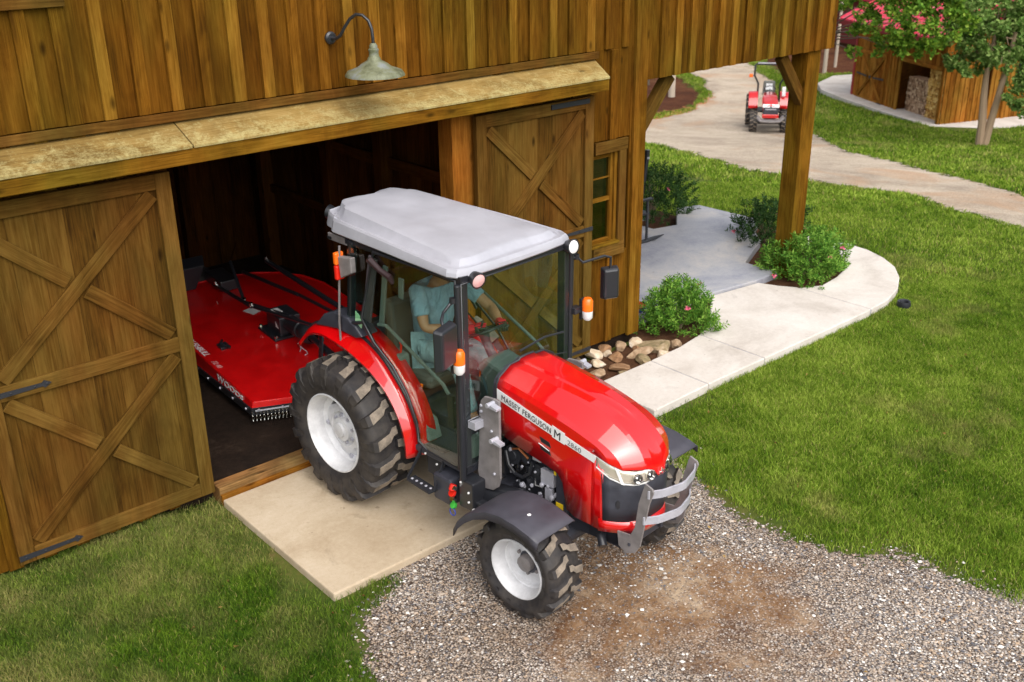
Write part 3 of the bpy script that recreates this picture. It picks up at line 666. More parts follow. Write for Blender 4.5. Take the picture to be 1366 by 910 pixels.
for side in (1, -1):
    b = MB()
    rows = []
    for a, c in zip(fo, fi):
        dn = Vector((0, 0)); a2 = a*1.0
        # rolled outer lip, top face, inner edge
        ctr = Vector((0, .72)); inn = (a-ctr).normalized()
        l0 = a-inn*.03
        rows.append([V(l0[0], side*.583, l0[1]), V(a[0]-inn[0]*.006, side*.588, a[1]-inn[1]*.006), V(a[0], side*.580, a[1]), V(*(lambda q: (q[0], side*.54, q[1]))(a.lerp(c, .5)+inn*.006)), V(c[0], side*.50, c[1])])
    b.grid(rows, flip=(side < 0)); o = b.build('rear_fender', M['red'], tr, solid=.012); smooth_angle(o, 50)
    b = MB(); b.tube([V(c[0]+.004, side*.492, c[1]+.004) for c in fi], .014, 8)
    smooth_angle(b.build('fender_seal', M['black'], o))
    # inner fender wall and dark rear cap
    b = MB(); rr_ = []
    for c in fi[:30]:
        inn = (c-Vector((0, .72))).normalized(); rr_.append([V(c[0], side*.49, c[1]), V(c[0]+inn[0]*.035, side*.46, c[1]+inn[1]*.035+.005), V(c[0]+inn[0]*.05, side*.35, c[1]+inn[1]*.04)])
    b.grid(rr_, flip=(side < 0)); smooth_angle(b.build('inner_fender', M['red'], tr, solid=.008), 60)
    b = MB()
    P = [(-.44, 1.47), (-.40, 1.50), (-.30, 1.60), (-.16, 1.655), (.0, 1.645), (.10, 1.60), (.18, 1.53), (.10, 1.50), (-.14, 1.515)]
    b.prism([V(u, side*.545, w) for u, w in P], V(0, -side*.17, 0)); b.build('fender_cap', M['dark'], tr, bevel=.012)
    b = MB(); b.prism([V(.06, side*.500, 1.62), V(.13, side*.500, 1.58), V(.15, side*.500, 1.66), V(.07, side*.500, 1.71)], V(0, side*.006, 0)); b.build('sticker', mat('pale_green_sticker', (.45, .75, .45), .4) if side > 0 else M['white'], tr)

# --- hood: lofted sections
def hood_section(u):
    """half section from bottom edge to centre line: (v, w)"""
    t = (u-1.42)/(2.56-1.42)
    wt = 1.555-.115*t-.12*max(0, t)**3.2          # crown height at centre
    hwid = .315-.03*max(0, t-.3)**2-.07*max(0, t-.80)*2.2
    ws = wt-.16+.01*t                                # shoulder break
    rz_ = .018*min(1, max(0, t-.35)*4)
    return [(hwid-.006, 1.06), (hwid, 1.20-.07*t), (hwid-.002, ws-.02), (hwid-.010, wt-.104-.02*t), (hwid-.030, wt-.066-.028*t), (.185-.075*t, wt-.010), (.170-.075*t, wt-.004+rz_), (.085-.055*t, wt+rz_*.6), (.070-.055*t, wt+.014+rz_*.3), (0, wt+.018+rz_*.3)]
us = [1.42, 1.50, 1.60, 1.70, 1.80, 1.90, 2.0, 2.1, 2.2, 2.3, 2.4, 2.46, 2.52, 2.56]
LOW = [(1.42, 1.07), (1.67, 1.015), (1.93, .975), (2.0, .955), (2.045, .90), (2.085, .70), (2.16, .67), (2.45, .665)]
def low(u):
    for (a, b_), (c, d) in zip(LOW, LOW[1:]):
        if a <= u <= c: return b_+(d-b_)*(u-a)/(c-a)
    return LOW[-1][1]
hood = MB(); us2 = sorted(set(us+[2.0, 2.02, 2.045, 2.065, 2.085, 2.12, 2.16]))
rows = []
for u in us2:
    s = hood_section(u); t = (u-1.42)/1.14
    if u > 2.301: continue
    if True:
        lo = low(u); s[0] = (s[0][0], lo); s[1] = (s[1][0], max(lo+.02, s[1][1]-(.0 if u < 2.0 else .12)))
    half = s
    full = [V(u, v, w) for v, w in half]+[V(u, -v, w) for v, w in half[::-1][1:]]
    rows.append(full)
hood.grid(rows)
# crown closes down to the edge of the headlamps
S0 = hood_section(2.3)[2:]
BD = [(2.338, .308, 1.226), (2.43, .290, 1.190), (2.517, .247, 1.156), (2.596, .145, 1.146), (2.606, .122, 1.149), (2.628, .062, 1.128), (2.643, .034, 1.080), (2.646, 0, 1.072)]
nr = []
for t in (0, .1, .2, .3, .4, .48, .56, .63, .7, .76, .81, .86, .90, .94, .97, 1.0):
    hp = []
    for (v0, w0), (ub, vb, wb) in zip(S0, BD):
        A = Vector((2.3, v0, w0)); B_ = Vector((ub, vb, wb)); Cc = Vector((2.3*.13+ub*.87, v0*.55+vb*.45, wb+(w0-wb)*.64)); hp.append(A*(1-t)**2+Cc*2*t*(1-t)+B_*t*t)
    nr.append([V(*p) for p in hp]+[V(p.x, -p.y, p.z) for p in hp[::-1][1:]])
hood.grid(nr)
ho = hood.build('hood', M['red'], tr, solid=.012, fix=True); smooth_angle(ho, 14)
ho.modifiers[0].offset = 0
# side cheek ahead of the arch wraps round to the nose
def nose_v(u_): return .30-.5*max(0, u_-2.34)**1.4*1.2
def arc(n, w, uf, hv, ub, pw=2.6, v0=-1, v1=1):
    """plan curve of the nose: from right side back edge to left"""
    out = []
    for i in range(n):
        v = hv*(v1+(v0-v1)*i/(n-1)); u = ub+(uf-ub)*(1-abs(v/hv)**pw) if hv else uf
        out.append((u, v))
    return [V(a, b_, w) for a, b_ in out]
b = MB() # grille (dark)
b.grid([arc(25, 1.10, 2.600, .285, 2.37, 2.8), arc(25, .98, 2.608, .285, 2.38, 2.8), arc(25, .86, 2.600, .285, 2.385, 2.8), arc(25, .745, 2.590, .285, 2.39, 2.8)])
gr = smooth_angle(b.build('grille', M['dark'], tr, solid=.02), 40)
b = MB()
for w in np.arange(.78, 1.04, .022): b.grid([arc(21, w, 2.612, .20, 2.50, 2.6), arc(21, w+.006, 2.612, .20, 2.50, 2.6)])
b.build('grille_slats', M['black'], gr, solid=.004)
b = MB(); b.lathe([(0, .055), (.012, .052), (.016, .03), (.012, 0)], V(2.50, .215, .88), V(.75, .6, 0).normalized(), 24); smooth_angle(b.build('round_vent', M['black'], gr))
b = MB(); b.prism([V(2.607, .05, .985), V(2.60, .12, .972), V(2.60, .12, 1.005), V(2.607, .05, 1.018)], V(.01, 0, 0)); b.build('badge', mat('bronze_badge', (.25, .10, .03), .4), gr)
b = MB() # red chin
b.grid([arc(25, .748, 2.600, .300, 2.36, 2.8), arc(25, .70, 2.612, .302, 2.37, 2.8), arc(25, .655, 2.595, .297, 2.36, 2.8)])
smooth_angle(b.build('chin', M['red'], tr, solid=.014), 50)
for side in (1, -1):   # side cheeks between arch and grille
    b = MB(); R_ = []
    for u, wl in ((2.298, .664), (2.335, .660), (2.37, .658), (2.392, .66)):
        hv = .308-(u-2.3)*.10; top = 1.245 if u < 2.3 else (1.215 if u < 2.36 else 1.13)
        R_.append([V(u, side*hv, wl), V(u, side*(hv+.002), .85), V(u, side*(hv+.001), 1.0), V(u, side*(hv), top)])
    b.grid(R_, flip=(side > 0))
    smooth_angle(b.build('cheek_panel', M['red'], tr, solid=.012), 50)
# headlamps
for side in (1, -1):
    hl = empty('headlight', V(2.5, side*.15, 1.12)); hl.parent = tr; o0 = V(2.5, side*.15, 1.12)
    def curve(t, dw):   # t 0 = rear of the wrap, 1 = centre end
        v = (.300, .292, .262, .20, .12, .045)[0]; ts = [0, .2, .4, .6, .8, 1.0]
        U = [2.335, 2.43, 2.515, 2.575, 2.612, 2.632]; Vv = [.306, .288, .245, .180, .105, .040]; Tt = [1.225, 1.185, 1.150, 1.135, 1.145, 1.115]; Bt = [1.135, 1.08, 1.048, 1.035, 1.040, 1.075]
        f = lambda A: float(np.interp(t, ts, A))
        return V(f(U), side*f(Vv), f(Bt)+(f(Tt)-f(Bt))*dw)-o0
    b = MB(); n = 19
    b.grid([[curve(i/(n-1), d) for i in range(n)] for d in (0, .33, .66, 1)], flip=(side < 0)); smooth_angle(b.build('bezel', M['bezel'], hl, solid=.02), 60)
    for ts_ in (.62, .86):
        c = curve(ts_, .5); nrm = V(.86, side*(.42 if ts_ < .7 else .25), .18).normalized()
        b = MB(); b.lathe([(.002, .036), (.016, .036), (.016, .030), (.004, .012), (.012, .0)], c, nrm, 24); smooth_angle(b.build('reflector', M['chrome'], hl), 40)
        b = MB(); b.lathe([(.017, .034), (.022, .02), (.024, .0)], c, nrm, 24); smooth_angle(b.build('lens', M['lens'], hl))
        b = MB()
        for a in range(3): dd = Matrix.Rotation(a*2.09+.4, 3, nrm) @ nrm.orthogonal().normalized(); b.board(c+nrm*.015, c+nrm*.015+dd*.03, .008, .004, nrm)
        b.build('bulb_mount', M['ink'], hl)
    b = MB(); lf = Vector((0, -side, 0))*.004+Vector((.004, 0, 0))
    for d0, d1, t0, t1 in ((.0, .09, 0, 1), (.9, 1, 0, 1)):
        b.grid([[curve(t0+(t1-t0)*i/14, d)+lf for i in range(15)] for d in (d0, d1)], flip=(side < 0))
    b.grid([[curve(.28+.10*(1-d), d)+lf for d in (0, 1)], [curve(.33+.10*(1-d), d)+lf for d in (0, 1)]])
    b.build('trim', M['white'], hl, solid=.004)
# nose emblem: three small linked triangles
b = MB(); c = V(2.650, .0, 1.098)
for dv, dw, s_ in ((0, .014, 1), (.020, -.008, 1), (-.020, -.008, 1)):
    o_ = c+V(.0, dv, dw)
    tri = [o_+V(-.35*z_, y_, z_) for y_, z_ in ((0, .015), (.017, -.012), (-.017, -.012))]; tin = [o_+V(-.35*z_, y_, z_) for y_, z_ in ((0, .006), (.008, -.007), (-.008, -.007))]
    for k in range(3):
        k2 = (k+1) % 3; b.prism([tri[k], tri[k2], tin[k2], tin[k]], V(.006, 0, .006))
b.build('emblem', M['chrome'], tr)
# seal at the rear of the hood
s = hood_section(1.42); path = [V(1.412, v, w+.008) for v, w in [(.315, 1.05)]+s[1:]]+[V(1.412, -v, w+.008) for v, w in s[1:][::-1]]
b = MB(); b.tube(path, .011, 8); smooth_angle(b.build('hood_seal', M['black'], tr))
b = MB(); pts = [V(1.41, v, w-.004) for v, w in [(.31, 1.07)]+s[1:]]+[V(1.41, -v, w-.004) for v, w in ([(.31, 1.07)]+s[1:])[::-1][1:]]
b.prism(pts, V(-.035, 0, 0)); b.build('firewall', M['dark'], tr)
# white side stripe, lettering, vents
def stripe_pt(t, d): # t 0..1 rear to front, d 0 bottom..1 top
    u = 1.425+(2.335-1.425)*t; wt = 1.425+(1.222-1.425)*t; wb = 1.343+(1.165-1.343)*t
    return u, wb+(wt-wb)*d
def side_v(u): return hood_section(u)[2][0]+.0095
for side in (1, -1):
    b = MB(); n = 24
    b.grid([[V(stripe_pt(i/n, d)[0]+(.02*d-.01 if i == n else 0), side*side_v(stripe_pt(i/n, d)[0]), stripe_pt(i/n, d)[1]) for i in range(n+1)] for d in (0, 1)], flip=(side < 0))
    b.grid([[V(u, side*(side_v(u)+.0006), stripe_pt((u-1.425)/.91, d)[1]+(.014 if d else -.010)) for u in (1.955, 1.965, 2.06, 2.07)] for d in (0, 1)], flip=(side < 0))
    st = b.build('side_stripe', M['white'], tr, solid=.0015)
    def text(body, size, t, dd, parent, m, side=side, sx=1.0, bold=.0):
        cu = bpy.data.curves.new('txt', 'FONT'); cu.body = body; cu.size = size; cu.extrude = .0006; cu.align_y = 'CENTER'; cu.offset = bold; cu.space_character = 1.08
        to = bpy.data.objects.new('txt', cu); COL.objects.link(to)
        bpy.context.view_layer.update(); dg = bpy.context.evaluated_depsgraph_get(); me = bpy.data.meshes.new_from_object(to.evaluated_get(dg))
        bpy.data.objects.remove(to); o = bpy.data.objects.new('lettering', me); COL.objects.link(o); me.materials.clear(); me.materials.append(m); o.parent = parent
        return o, me
    for body, size, t, sx in (('MASSEY FERGUSON', .060, .05, .87), ('M', .088, .600, 1.0), ('2860', .050, .735, 1.2)):
        o, me = text(body, size, t, .5, st, M['ink'] if body != '2860' else mat('grey_lettering', (.18, .18, .19), .5), bold=0)
        u, w = stripe_pt(t, .5); ang = math.atan2(1.165-1.343, .91)-.012
        # right side reads rear to front; map x along +u, y up
        if side > 0:
            X = V(math.cos(ang), 0, math.sin(ang)); Y = V(-math.sin(ang)*.3, 0, 1).normalized()
            base = V(u, side_v(u)*side+side*.003, w-.004)
        else:
            X = V(-math.cos(ang), 0, -math.sin(ang)); Y = V(0, 0, 1); u2, w2 = stripe_pt(min(.99, t+len(body)*.037), .5); base = V(u2, side_v(u2)*side+side*.003, w2-.004)
        Z = X.cross(Y).normalized()
        o.data.transform(Matrix(((X.x*sx, Y.x, Z.x, base.x), (X.y*sx, Y.y, Z.y, base.y), (X.z*sx, Y.z, Z.z, base.z), (0, 0, 0, 1))))
    b = MB()
    for wv in (1.165, 1.105): b.prism([V(1.835, side*.318, wv+.028), V(1.93, side*.318, wv+.010), V(1.945, side*.318, wv-.03), V(1.85, side*.318, wv-.012)], V(0, side*.004, 0))
    b.build('side_vent', M['ink'], tr, bevel=.003)
    b = MB(); b.tube([V(1.83, side*.322, 1.135), V(1.93, side*.322, 1.108)], .003, 6); b.build('vent_trim', M['white'], tr)

# --- chassis, engine, front axle
b = MB()
for side in (1, -1):
    b.prism([V(1.30, side*.20, .62), V(2.55, side*.20, .62), V(2.55, side*.20, .52), V(1.9, side*.20, .46), V(1.3, side*.20, .46)], V(0, side*-.03, 0))
b.box(V(2.30, .2, .5), V(2.52, -.2, .63)); b.box(V(1.35, .19, .45), V(1.9, -.19, .62)); b.box(V(-.15, .18, .45), V(1.35, -.18, .90)); b.tube([V(0, .6, .72), V(0, -.6, .72)], .11, 16)
b.tube([V(0, .38, .72), V(0, .30, .72)], .2, 20)
b.build('chassis', M['dark'], tr, bevel=.01)
b = MB(); b.tube([V(2.01, .52, .385), V(2.01, .25, .42), V(2.01, .0, .44), V(2.01, -.25, .42), V(2.01, -.52, .385)], [.07, .06, .085, .06, .07], 12)
for side in (1, -1):
    b.tube([V(2.01, side*.50, .52), V(2.01, side*.50, .30)], .055, 12); b.tube([V(2.01, side*.5, .385), V(2.01, side*.62, .385)], .085, 16)
    b.tube([V(1.86, side*.48, .40), V(1.86, 0, .44)], .016, 8)
smooth_angle(b.build('front_axle', M['dark'], tr), 40)
en = None
b = MB(); b.box(V(1.45, .17, .60), V(2.02, -.17, 1.02)); b.box(V(1.50, .22, .86), V(1.98, .10, 1.0)); b.box(V(1.62, .24, .62), V(1.80, .12, .84))
en = b.build('engine', M['black'], tr, bevel=.012)
b = MB()
for p0, p1, r_ in (((1.52, .20, .90), (1.52, .27, .90), .075), ((1.64, .20, .92), (1.64, .26, .92), .05), ((1.75, .18, .84), (1.75, .25, .84), .06), ((1.87, .18, .92), (1.87, .24, .92), .04)):
    b.tube([V(*p0), V(*p1)], r_, 18); b.lathe([(0, r_*.55), (.012, r_*.5), (.014, 0)], V(*p1), V(0, 1, 0), 14)
smooth_angle(b.build('pulley', M['iron'], en), 40)
b = MB()
for i in range(10):
    u = 1.5+random.random()*.5; w = .62+random.random()*.34; v = .20+random.random()*.07
    p = [V(u, v, w)]
    for k in range(4): u += random.uniform(-.06, .09); w += random.uniform(-.08, .08); v = min(.29, max(.17, v+random.uniform(-.03, .03))); p.append(V(u, v, max(.56, min(1.0, w))))
    b.tube(p, .006+random.random()*.008, 6)
b.tube(PV((1.46, .28, .92), (1.50, .29, .82), (1.56, .29, .77), (1.64, .29, .77), (1.70, .28, .82), (1.72, .27, .92)), .014, 8)
smooth_angle(b.build('hoses', M['black'], en))
b = MB()
for i in range(26):
    u = 1.48+random.random()*.52; w = .60+random.random()*.38; v = .235+random.random()*.035; r_ = .008+random.random()*.014
    b.lathe([(0, r_), (r_, r_*.9), (r_*1.2, 0)], V(u, v, w), V(random.uniform(-.2, .3), 1, random.uniform(-.1, .5)), 8)
for (u0, w0, u1, w1) in ((1.80, .78, 1.92, .90), (1.84, .66, 1.90, .76), (1.72, .94, 1.80, .99)): b.box(V(u0, .27, w0), V(u1, .235, w1))
b.build('engine_fitting', M['silver'], en, bevel=.002)
b = MB(); b.tube(PV((1.52, .27, .95), (1.60, .285, .99), (1.68, .27, .93)), .009, 8); b.build('copper_pipe', mat('rust_pipe', (.30, .10, .03), .5, .3), en)
b = MB(); b.prism([V(1.96, .285, .62), V(2.06, .285, .60), V(2.05, .285, .86), V(2.0, .285, .94), V(1.96, .285, .96)], V(0, -.03, 0)); sp = b.build('side_plate', M['dark'], tr, bevel=.004)
b = MB(); b.box(V(1.965, .290, .655), V(2.03, .286, .70)); b.box(V(1.93, .275, .90), V(1.955, .270, .97)); b.build('warning_sticker', M['yellow'], sp)
# exhaust canister and pipe under the bracket
b = MB(); b.tube(PV((1.36, .38, .56), (1.42, .38, .565), (1.70, .36, .60), (1.76, .355, .61)), [.07, .105, .105, .07], 20); smooth_angle(b.build('silencer', M['black'], tr), 50)
b = MB(); b.prism([V(1.66, .40, .50), V(1.90, .40, .58), V(1.90, .40, .72), V(1.74, .40, .74), V(1.66, .40, .70)], V(0, -.012, 0)); o = b.build('mount_plate', M['grey'], tr, bevel=.003)
b = MB()
for u, w in ((1.71, .60), (1.71, .67), (1.84, .62), (1.84, .69), (1.88, .65)): b.lathe([(0, .013), (.012, .011), (.013, 0)], V(u, .40, w), V(0, 1, 0), 8)
b.build('bolts', M['silver'], o)
# lower tube at the nose
b = MB(); b.tube(PV((2.32, .22, .60), (2.36, .26, .57), (2.40, .29, .53)), .032, 12); b.box(V(2.26, .27, .56), V(2.36, .20, .66)); smooth_angle(b.build('tow_socket', M['black'], tr), 40)
# --- front fenders
for side in (1, -1):
    b = MB(); R_ = []
    prof = [(1.54, .57), (1.58, .645), (1.65, .72), (1.75, .795), (1.87, .85), (2.0, .873), (2.14, .865), (2.26, .84), (2.34, .815)]
    for u, w in prof:
        R_.append([V(u, side*.885, w-.055), V(u, side*.88, w-.006), V(u, side*.865, w), V(u, side*.54, w+.006), V(u, side*.525, w-.004)])
    b.grid(R_, flip=(side < 0)); ff = smooth_angle(b.build('front_fender', M['fenderdark'], tr, solid=.010), 50)
    b = MB()
    for u, v, w in ((2.13, .74, .87), (1.62, .76, .695)): b.lathe([(0, .017), (.008, .014), (.010, 0)], V(u, side*v, w), V(0, 0, 1), 12)
    b.build('bolt', M['white'], ff)
    b = MB(); b.tube([V(2.01, side*.50, .55), V(2.01, side*.50, .86), V(2.01, side*.62, .868)], .018, 8); b.board(V(2.20, side*.54, .82), V(2.16, side*.40, .60), .05, .012, (1, 0, 0)); b.build('fender_bracket', M['dark'], ff)
# --- front guard
gd = empty('front_guard', V(2.6, 0, .77)); gd.parent = tr; g0 = V(2.6, 0, .8)
for side in (1, -1):
    P = [(2.49, .71), (2.505, .60), (2.57, .565), (2.645, .60), (2.685, .67), (2.745, 1.02), (2.775, 1.12), (2.765, 1.145), (2.705, 1.165), (2.66, 1.00), (2.635, .80), (2.60, .725)]
    b = MB(); b.prism([V(u, side*.255, w)-g0 for u, w in P], V(0, -side*.014, 0)); b.build('guard_plate', M['grey'], gd, bevel=.003)
for w, us_ in ((1.095, (2.745, 2.80, 2.84)), (.885, (2.715, 2.775, 2.815))):
    P = [(us_[0], .262), (us_[1]-.006, .185), (us_[1]+.006, .155), (us_[2], .02), (us_[2], -.02), (us_[1]+.006, -.155), (us_[1]-.006, -.185), (us_[0], -.262)]
    b = MB(); b.prism([V(a, c, w-.03)-g0 for a, c in P]+[V(a-.012, c, w-.03)-g0 for a, c in P[::-1]], V(0, 0, .06)); b.build('guard_bar', M['silver'], gd, bevel=.002)
b = MB()
for side in (1, -1):
    for u, w in ((2.73, .885), (2.755, 1.09)): b.lathe([(0, .010), (.008, .008), (.009, 0)], V(u, side*.22, w)-g0, V(1, side*.4, 0), 6)
b.board(V(2.45, .1, .62)-g0, V(2.62, .24, .64)-g0, .07, .02, (0, 0, 1)); b.board(V(2.45, -.1, .62)-g0, V(2.62, -.24, .64)-g0, .07, .02, (0, 0, 1)); b.build('guard_mount', M['dark'], gd)
# --- loader brackets each side of the bonnet
for side in (1, -1):
    b = MB(); P = [(1.365, .98), (1.375, 1.30), (1.395, 1.37), (1.43, 1.41), (1.52, 1.42), (1.575, 1.415), (1.575, .80), (1.55, .72), (1.50, .675), (1.42, .66), (1.365, .70), (1.345, .78)]
    b.prism([V(u, side*.455, w) for u, w in P], V(0, -side*.022, 0)); br = b.build('loader_bracket', M['grey'], tr, bevel=.004)
    for cw, cu_ in ((1.385, 1.555), (1.115, 1.585)):
        b = MB()
        pr_ = [V(cu_-.04, side*.46, cw+.02), V(cu_+.05, side*.46, cw), V(cu_+.05, side*.46, cw-.018), V(cu_-.04, side*.46, cw-.012)]
        b.prism(pr_, V(0, side*.05, 0)); b.tube([V(cu_-.03, side*.45, cw+.008), V(cu_-.03, side*.525, cw+.008)], .018, 10); b.build('hook', M['silver'], br, bevel=.002)
    b = MB()
    b.box(V(1.36, side*.54, 1.165), V(1.42, side*.455, 1.225)); b.box(V(1.345, side*.54, 1.165), V(1.36, side*.44, 1.225))
    for u, w in ((1.40, 1.33), (1.40, 1.285), (1.50, 1.16), (1.52, .82)): b.lathe([(0, .013), (.010, .010), (.011, 0)], V(u, side*.456, w), V(0, side, 0), 8)
    b.build('latch', M['silver'], br, bevel=.002)
    b = MB(); b.box(V(1.40, side*.43, .52), V(1.50, side*.20, .64)); b.build('bracket_mount', M['dark'], br)
# --- steps, boxes
for side in (1, -1):
    st = MB(); st.board(V(.77, side*.62, .55), V(1.05, side*.64, .55), .085, .018, (0, 0, 1)); stp = st.build('step', M['iron'], tr, bevel=.003)
    b = MB(); b.board(V(.79, side*.50, .80), V(.75, side*.64, .56), .02, .012, (1, 0, 0)); b.board(V(1.03, side*.50, .78), V(1.05, side*.64, .56), .02, .012, (1, 0, 0)); b.box(V(.80, side*.47, .56), V(1.00, side*.40, .80)); b.build('hanger', M['iron'], stp)
    b = MB()
    for k in range(5): b.lathe([(.0, .012), (.004, .010), (.005, 0)], V(.80+k*.053, side*.632, .569), V(0, 0, 1), 8)
    b.build('tread_studs', M['silver'], stp)
    b = MB(); b.box(V(1.00, side*.60, .47), V(1.20, side*.42, .69)); b.build('tool_box', M['dark'], tr, bevel=.02)
    b = MB(); b.box(V(1.265, side*.58, .50), V(1.42, side*.44, .74)); b.box(V(1.40, side*.55, .50), V(1.50, side*.40, .58)); b.build('valve_box', M['black'], tr, bevel=.012)
    b = MB()
    for u, v, w in ((.86, .535, .77), (.98, .53, .72), (1.30, .585, .72), (1.38, .585, .66), (1.38, .585, .58)): b.lathe([(0, .009), (.008, .008), (.009, 0)], V(u, side*v, w), V(0, side, .3), 8)
    b.build('bolts', M['white'], tr)
b = MB(); b.tube(PV((1.235, .60, .68), (1.235, .62, .64)), .026, 10); b.lathe([(0, .030), (.02, .03), (.021, 0)], V(1.225, .60, .60), V(0, .8, .6), 12); cp = b.build('hydraulic_coupler', M['redplastic'], tr, bevel=.002)
b = MB(); b.lathe([(0, .022), (.03, .02), (.031, 0)], V(1.235, .60, .555), V(0, .8, .5), 10); b.lathe([(0, .02), (.03, .018), (.031, 0)], V(1.25, .60, .655), V(0, .8, .6), 10); b.build('coupler_cap', M['chrome'], cp)
b = MB(); b.lathe([(0, .026), (.02, .026), (.021, 0)], V(1.235, .60, .50), V(0, .8, .5), 10); b.build('coupler_cap', M['greenpart'], cp)
b = MB(); b.tube([V(1.235+.03*math.cos(a), .62, .455+.03*math.sin(a)) for a in np.linspace(0, 2*math.pi, 13)], .004, 6); b.build('ring', M['bluepart'], cp)
# --- cab
b = MB()
DOOR = [(.90, .815), (1.245, .795), (1.275, 2.26), (.40, 2.27), (.20, 1.70), (.335, 1.535), (.545, 1.395), (.695, 1.22), (.79, 1.01), (.80, .86)]
QUART = [(.05, 2.25), (-.02, 1.64), (.19, 1.68), (.385, 2.26)]
VC = .545
for side in (1, -1):
    # pillars
    b = MB(); b.board(V(1.295, side*.545, .78), V(1.305, side*.545, 2.27), .075, .05, (0, side, 0)); b.tube([V(1.315, side*.575, .74), V(1.325, side*.578, 2.25)], .026, 10)
    b.build('front_pillar', M['black'], tr, bevel=.008)
    b = MB(); b.board(V(-.03, side*.50, 1.60), V(.07, side*.51, 2.27), .055, .05, (0, side, 0)); b.build('rear_pillar', M['black'], tr, bevel=.008)
    b = MB(); b.tube([V(-.075, side*.56, 1.42), V(-.06, side*.57, 1.60), V(.02, side*.57, 2.24)], .009, 8); b.build('stay_rod', M['grey'], tr)
    dr = empty('cab_door', V(.75, side*VC, 1.5)); dr.parent = tr; d0 = V(.75, side*VC, 1.5)
    b = MB(); b.prism([V(u, side*VC, w)-d0 for u, w in DOOR], V(0, side*.006, 0)); b.build('door_glass', M['glass'], dr)
    b = MB(); pl = [V(u, side*(VC+.003), w)-d0 for u, w in DOOR]; b.tube(pl+[pl[0]], .011, 8); smooth_angle(b.build('door_seal', M['black'], dr), 60)
    b = MB(); b.tube([V(.36, side*(VC+.02), 2.20)-d0, V(.40, side*(VC+.035), 2.215)-d0, V(.50, side*(VC+.03), 2.16)-d0, V(.60, side*(VC+.025), 2.13)-d0, V(.60, side*VC, 2.08)-d0], [.02, .026, .022, .024, .016], 10); smooth_angle(b.build('hinge_cover', mat('plum_plastic', (.03, .016, .018), .4) if side > 0 else M['black'], dr))
    b = MB(); b.board(V(.375, side*(VC-.002), 2.22)-d0, V(.245, side*(VC-.002), 1.69)-d0, .095, .02, (0, side, 0)); b.build('door_post', mat('lilac_post', (.075, .065, .075), .4) if side > 0 else M['dark'], dr, bevel=.006)
    b = MB(); b.board(V(.455, side*(VC-.05), 2.16)-d0, V(.36, side*(VC-.05), 1.66)-d0, .05, .02, (0, side, 0)); b.board(V(.615, side*(VC-.06), 2.10)-d0, V(.60, side*(VC-.06), 1.94)-d0, .05, .02, (0, side, 0)); b.build('inner_trim', M['inner'], dr, bevel=.006)
    b = MB(); b.tube([V(.36, side*(VC-.03), 1.68)-d0, V(.44, side*(VC-.04), 1.69)-d0, V(1.06, side*(VC-.04), 1.40)-d0, V(1.14, side*(VC-.03), 1.33)-d0], .014, 8); smooth_angle(b.build('grab_bar', M['inner'], dr))
    b = MB(); b.tube([V(1.16, side*(VC-.03), 1.33)-d0, V(1.20, side*(VC-.03), 1.30)-d0, V(1.20, side*(VC-.03), 1.12)-d0], .018, 8); b.box(V(1.14, side*(VC+.0), 1.10)-d0, V(1.20, side*(VC-.03), 1.36)-d0); b.build('door_handle', M['black'], dr, bevel=.004)
    b = MB(); b.prism([V(u, side*.515, w) for u, w in QUART], V(0, side*.006, 0)); q = b.build('quarter_glass', M['glass'], tr)
    b = MB(); b.tube([V(.02, side*.525, 1.60), V(.20, side*.535, 1.66), V(.335, side*.535, 1.50)], .016, 8); smooth_angle(b.build('lower_rail', M['black'], tr))
# rails around roof and floor
b = MB()
for side in (1, -1): b.board(V(.05, side*.50, 2.27), V(1.30, side*.54, 2.27), .06, .04, (0, side, 0))
b.board(V(1.30, .56, 2.275), V(1.30, -.56, 2.275), .05, .04, (1, 0, 0)); b.board(V(.04, .5, 2.27), V(.04, -.5, 2.27), .06, .04, (-1, 0, 0)); b.build('roof_rail', M['black'], tr)
b = MB(); b.box(V(.15, .52, .74), V(1.29, -.52, .79)); b.box(V(-.05, .44, .80), V(.45, -.44, 1.02)); b.box(V(-.05, .46, 1.0), V(.05, -.46, 1.55)); b.build('cab_floor', M['dark'], tr, bevel=.01)
b = MB()
P = [(1.335, -.54, .84), (1.335, .54, .84), (1.335, .54, 2.25), (1.335, -.54, 2.25)]
b.prism([V(1.328, -.545, .84), V(1.328, .545, .84), V(1.335, .545, 2.25), V(1.335, -.545, 2.25)], V(.006, 0, 0)); ws = b.build('windshield', M['glass'], tr)
b = MB(); pl = [V(1.332, -.555, .84), V(1.332, .555, .84), V(1.338, .555, 2.25), V(1.338, -.555, 2.25)]; b.tube(pl+[pl[0]], .010, 8); smooth_angle(b.build('windshield_seal', M['black'], ws), 60)
b = MB(); b.prism([V(.03, -.48, 1.55), V(.03, .48, 1.55), V(.06, .48, 2.24), V(.06, -.48, 2.24)], V(-.006, 0, 0)); b.build('rear_window', M['glass'], tr)
b = MB(); b.tube([V(1.365, .02, 1.60), V(1.36, -.25, 1.625), V(1.36, -.46, 1.60)], .009, 8); b.tube([V(1.36, .30, 1.30), V(1.37, .10, 1.36), V(1.365, -.20, 1.48), V(1.36, -.50, 1.42)], .005, 6); smooth_angle(b.build('wiper', M['black'], tr))
b = MB(); b.tube([V(1.36, .54, 1.22), V(1.40, .40, 1.25), V(1.41, .30, 1.35)], .006, 6); b.build('washer_hose', M['black'], tr)
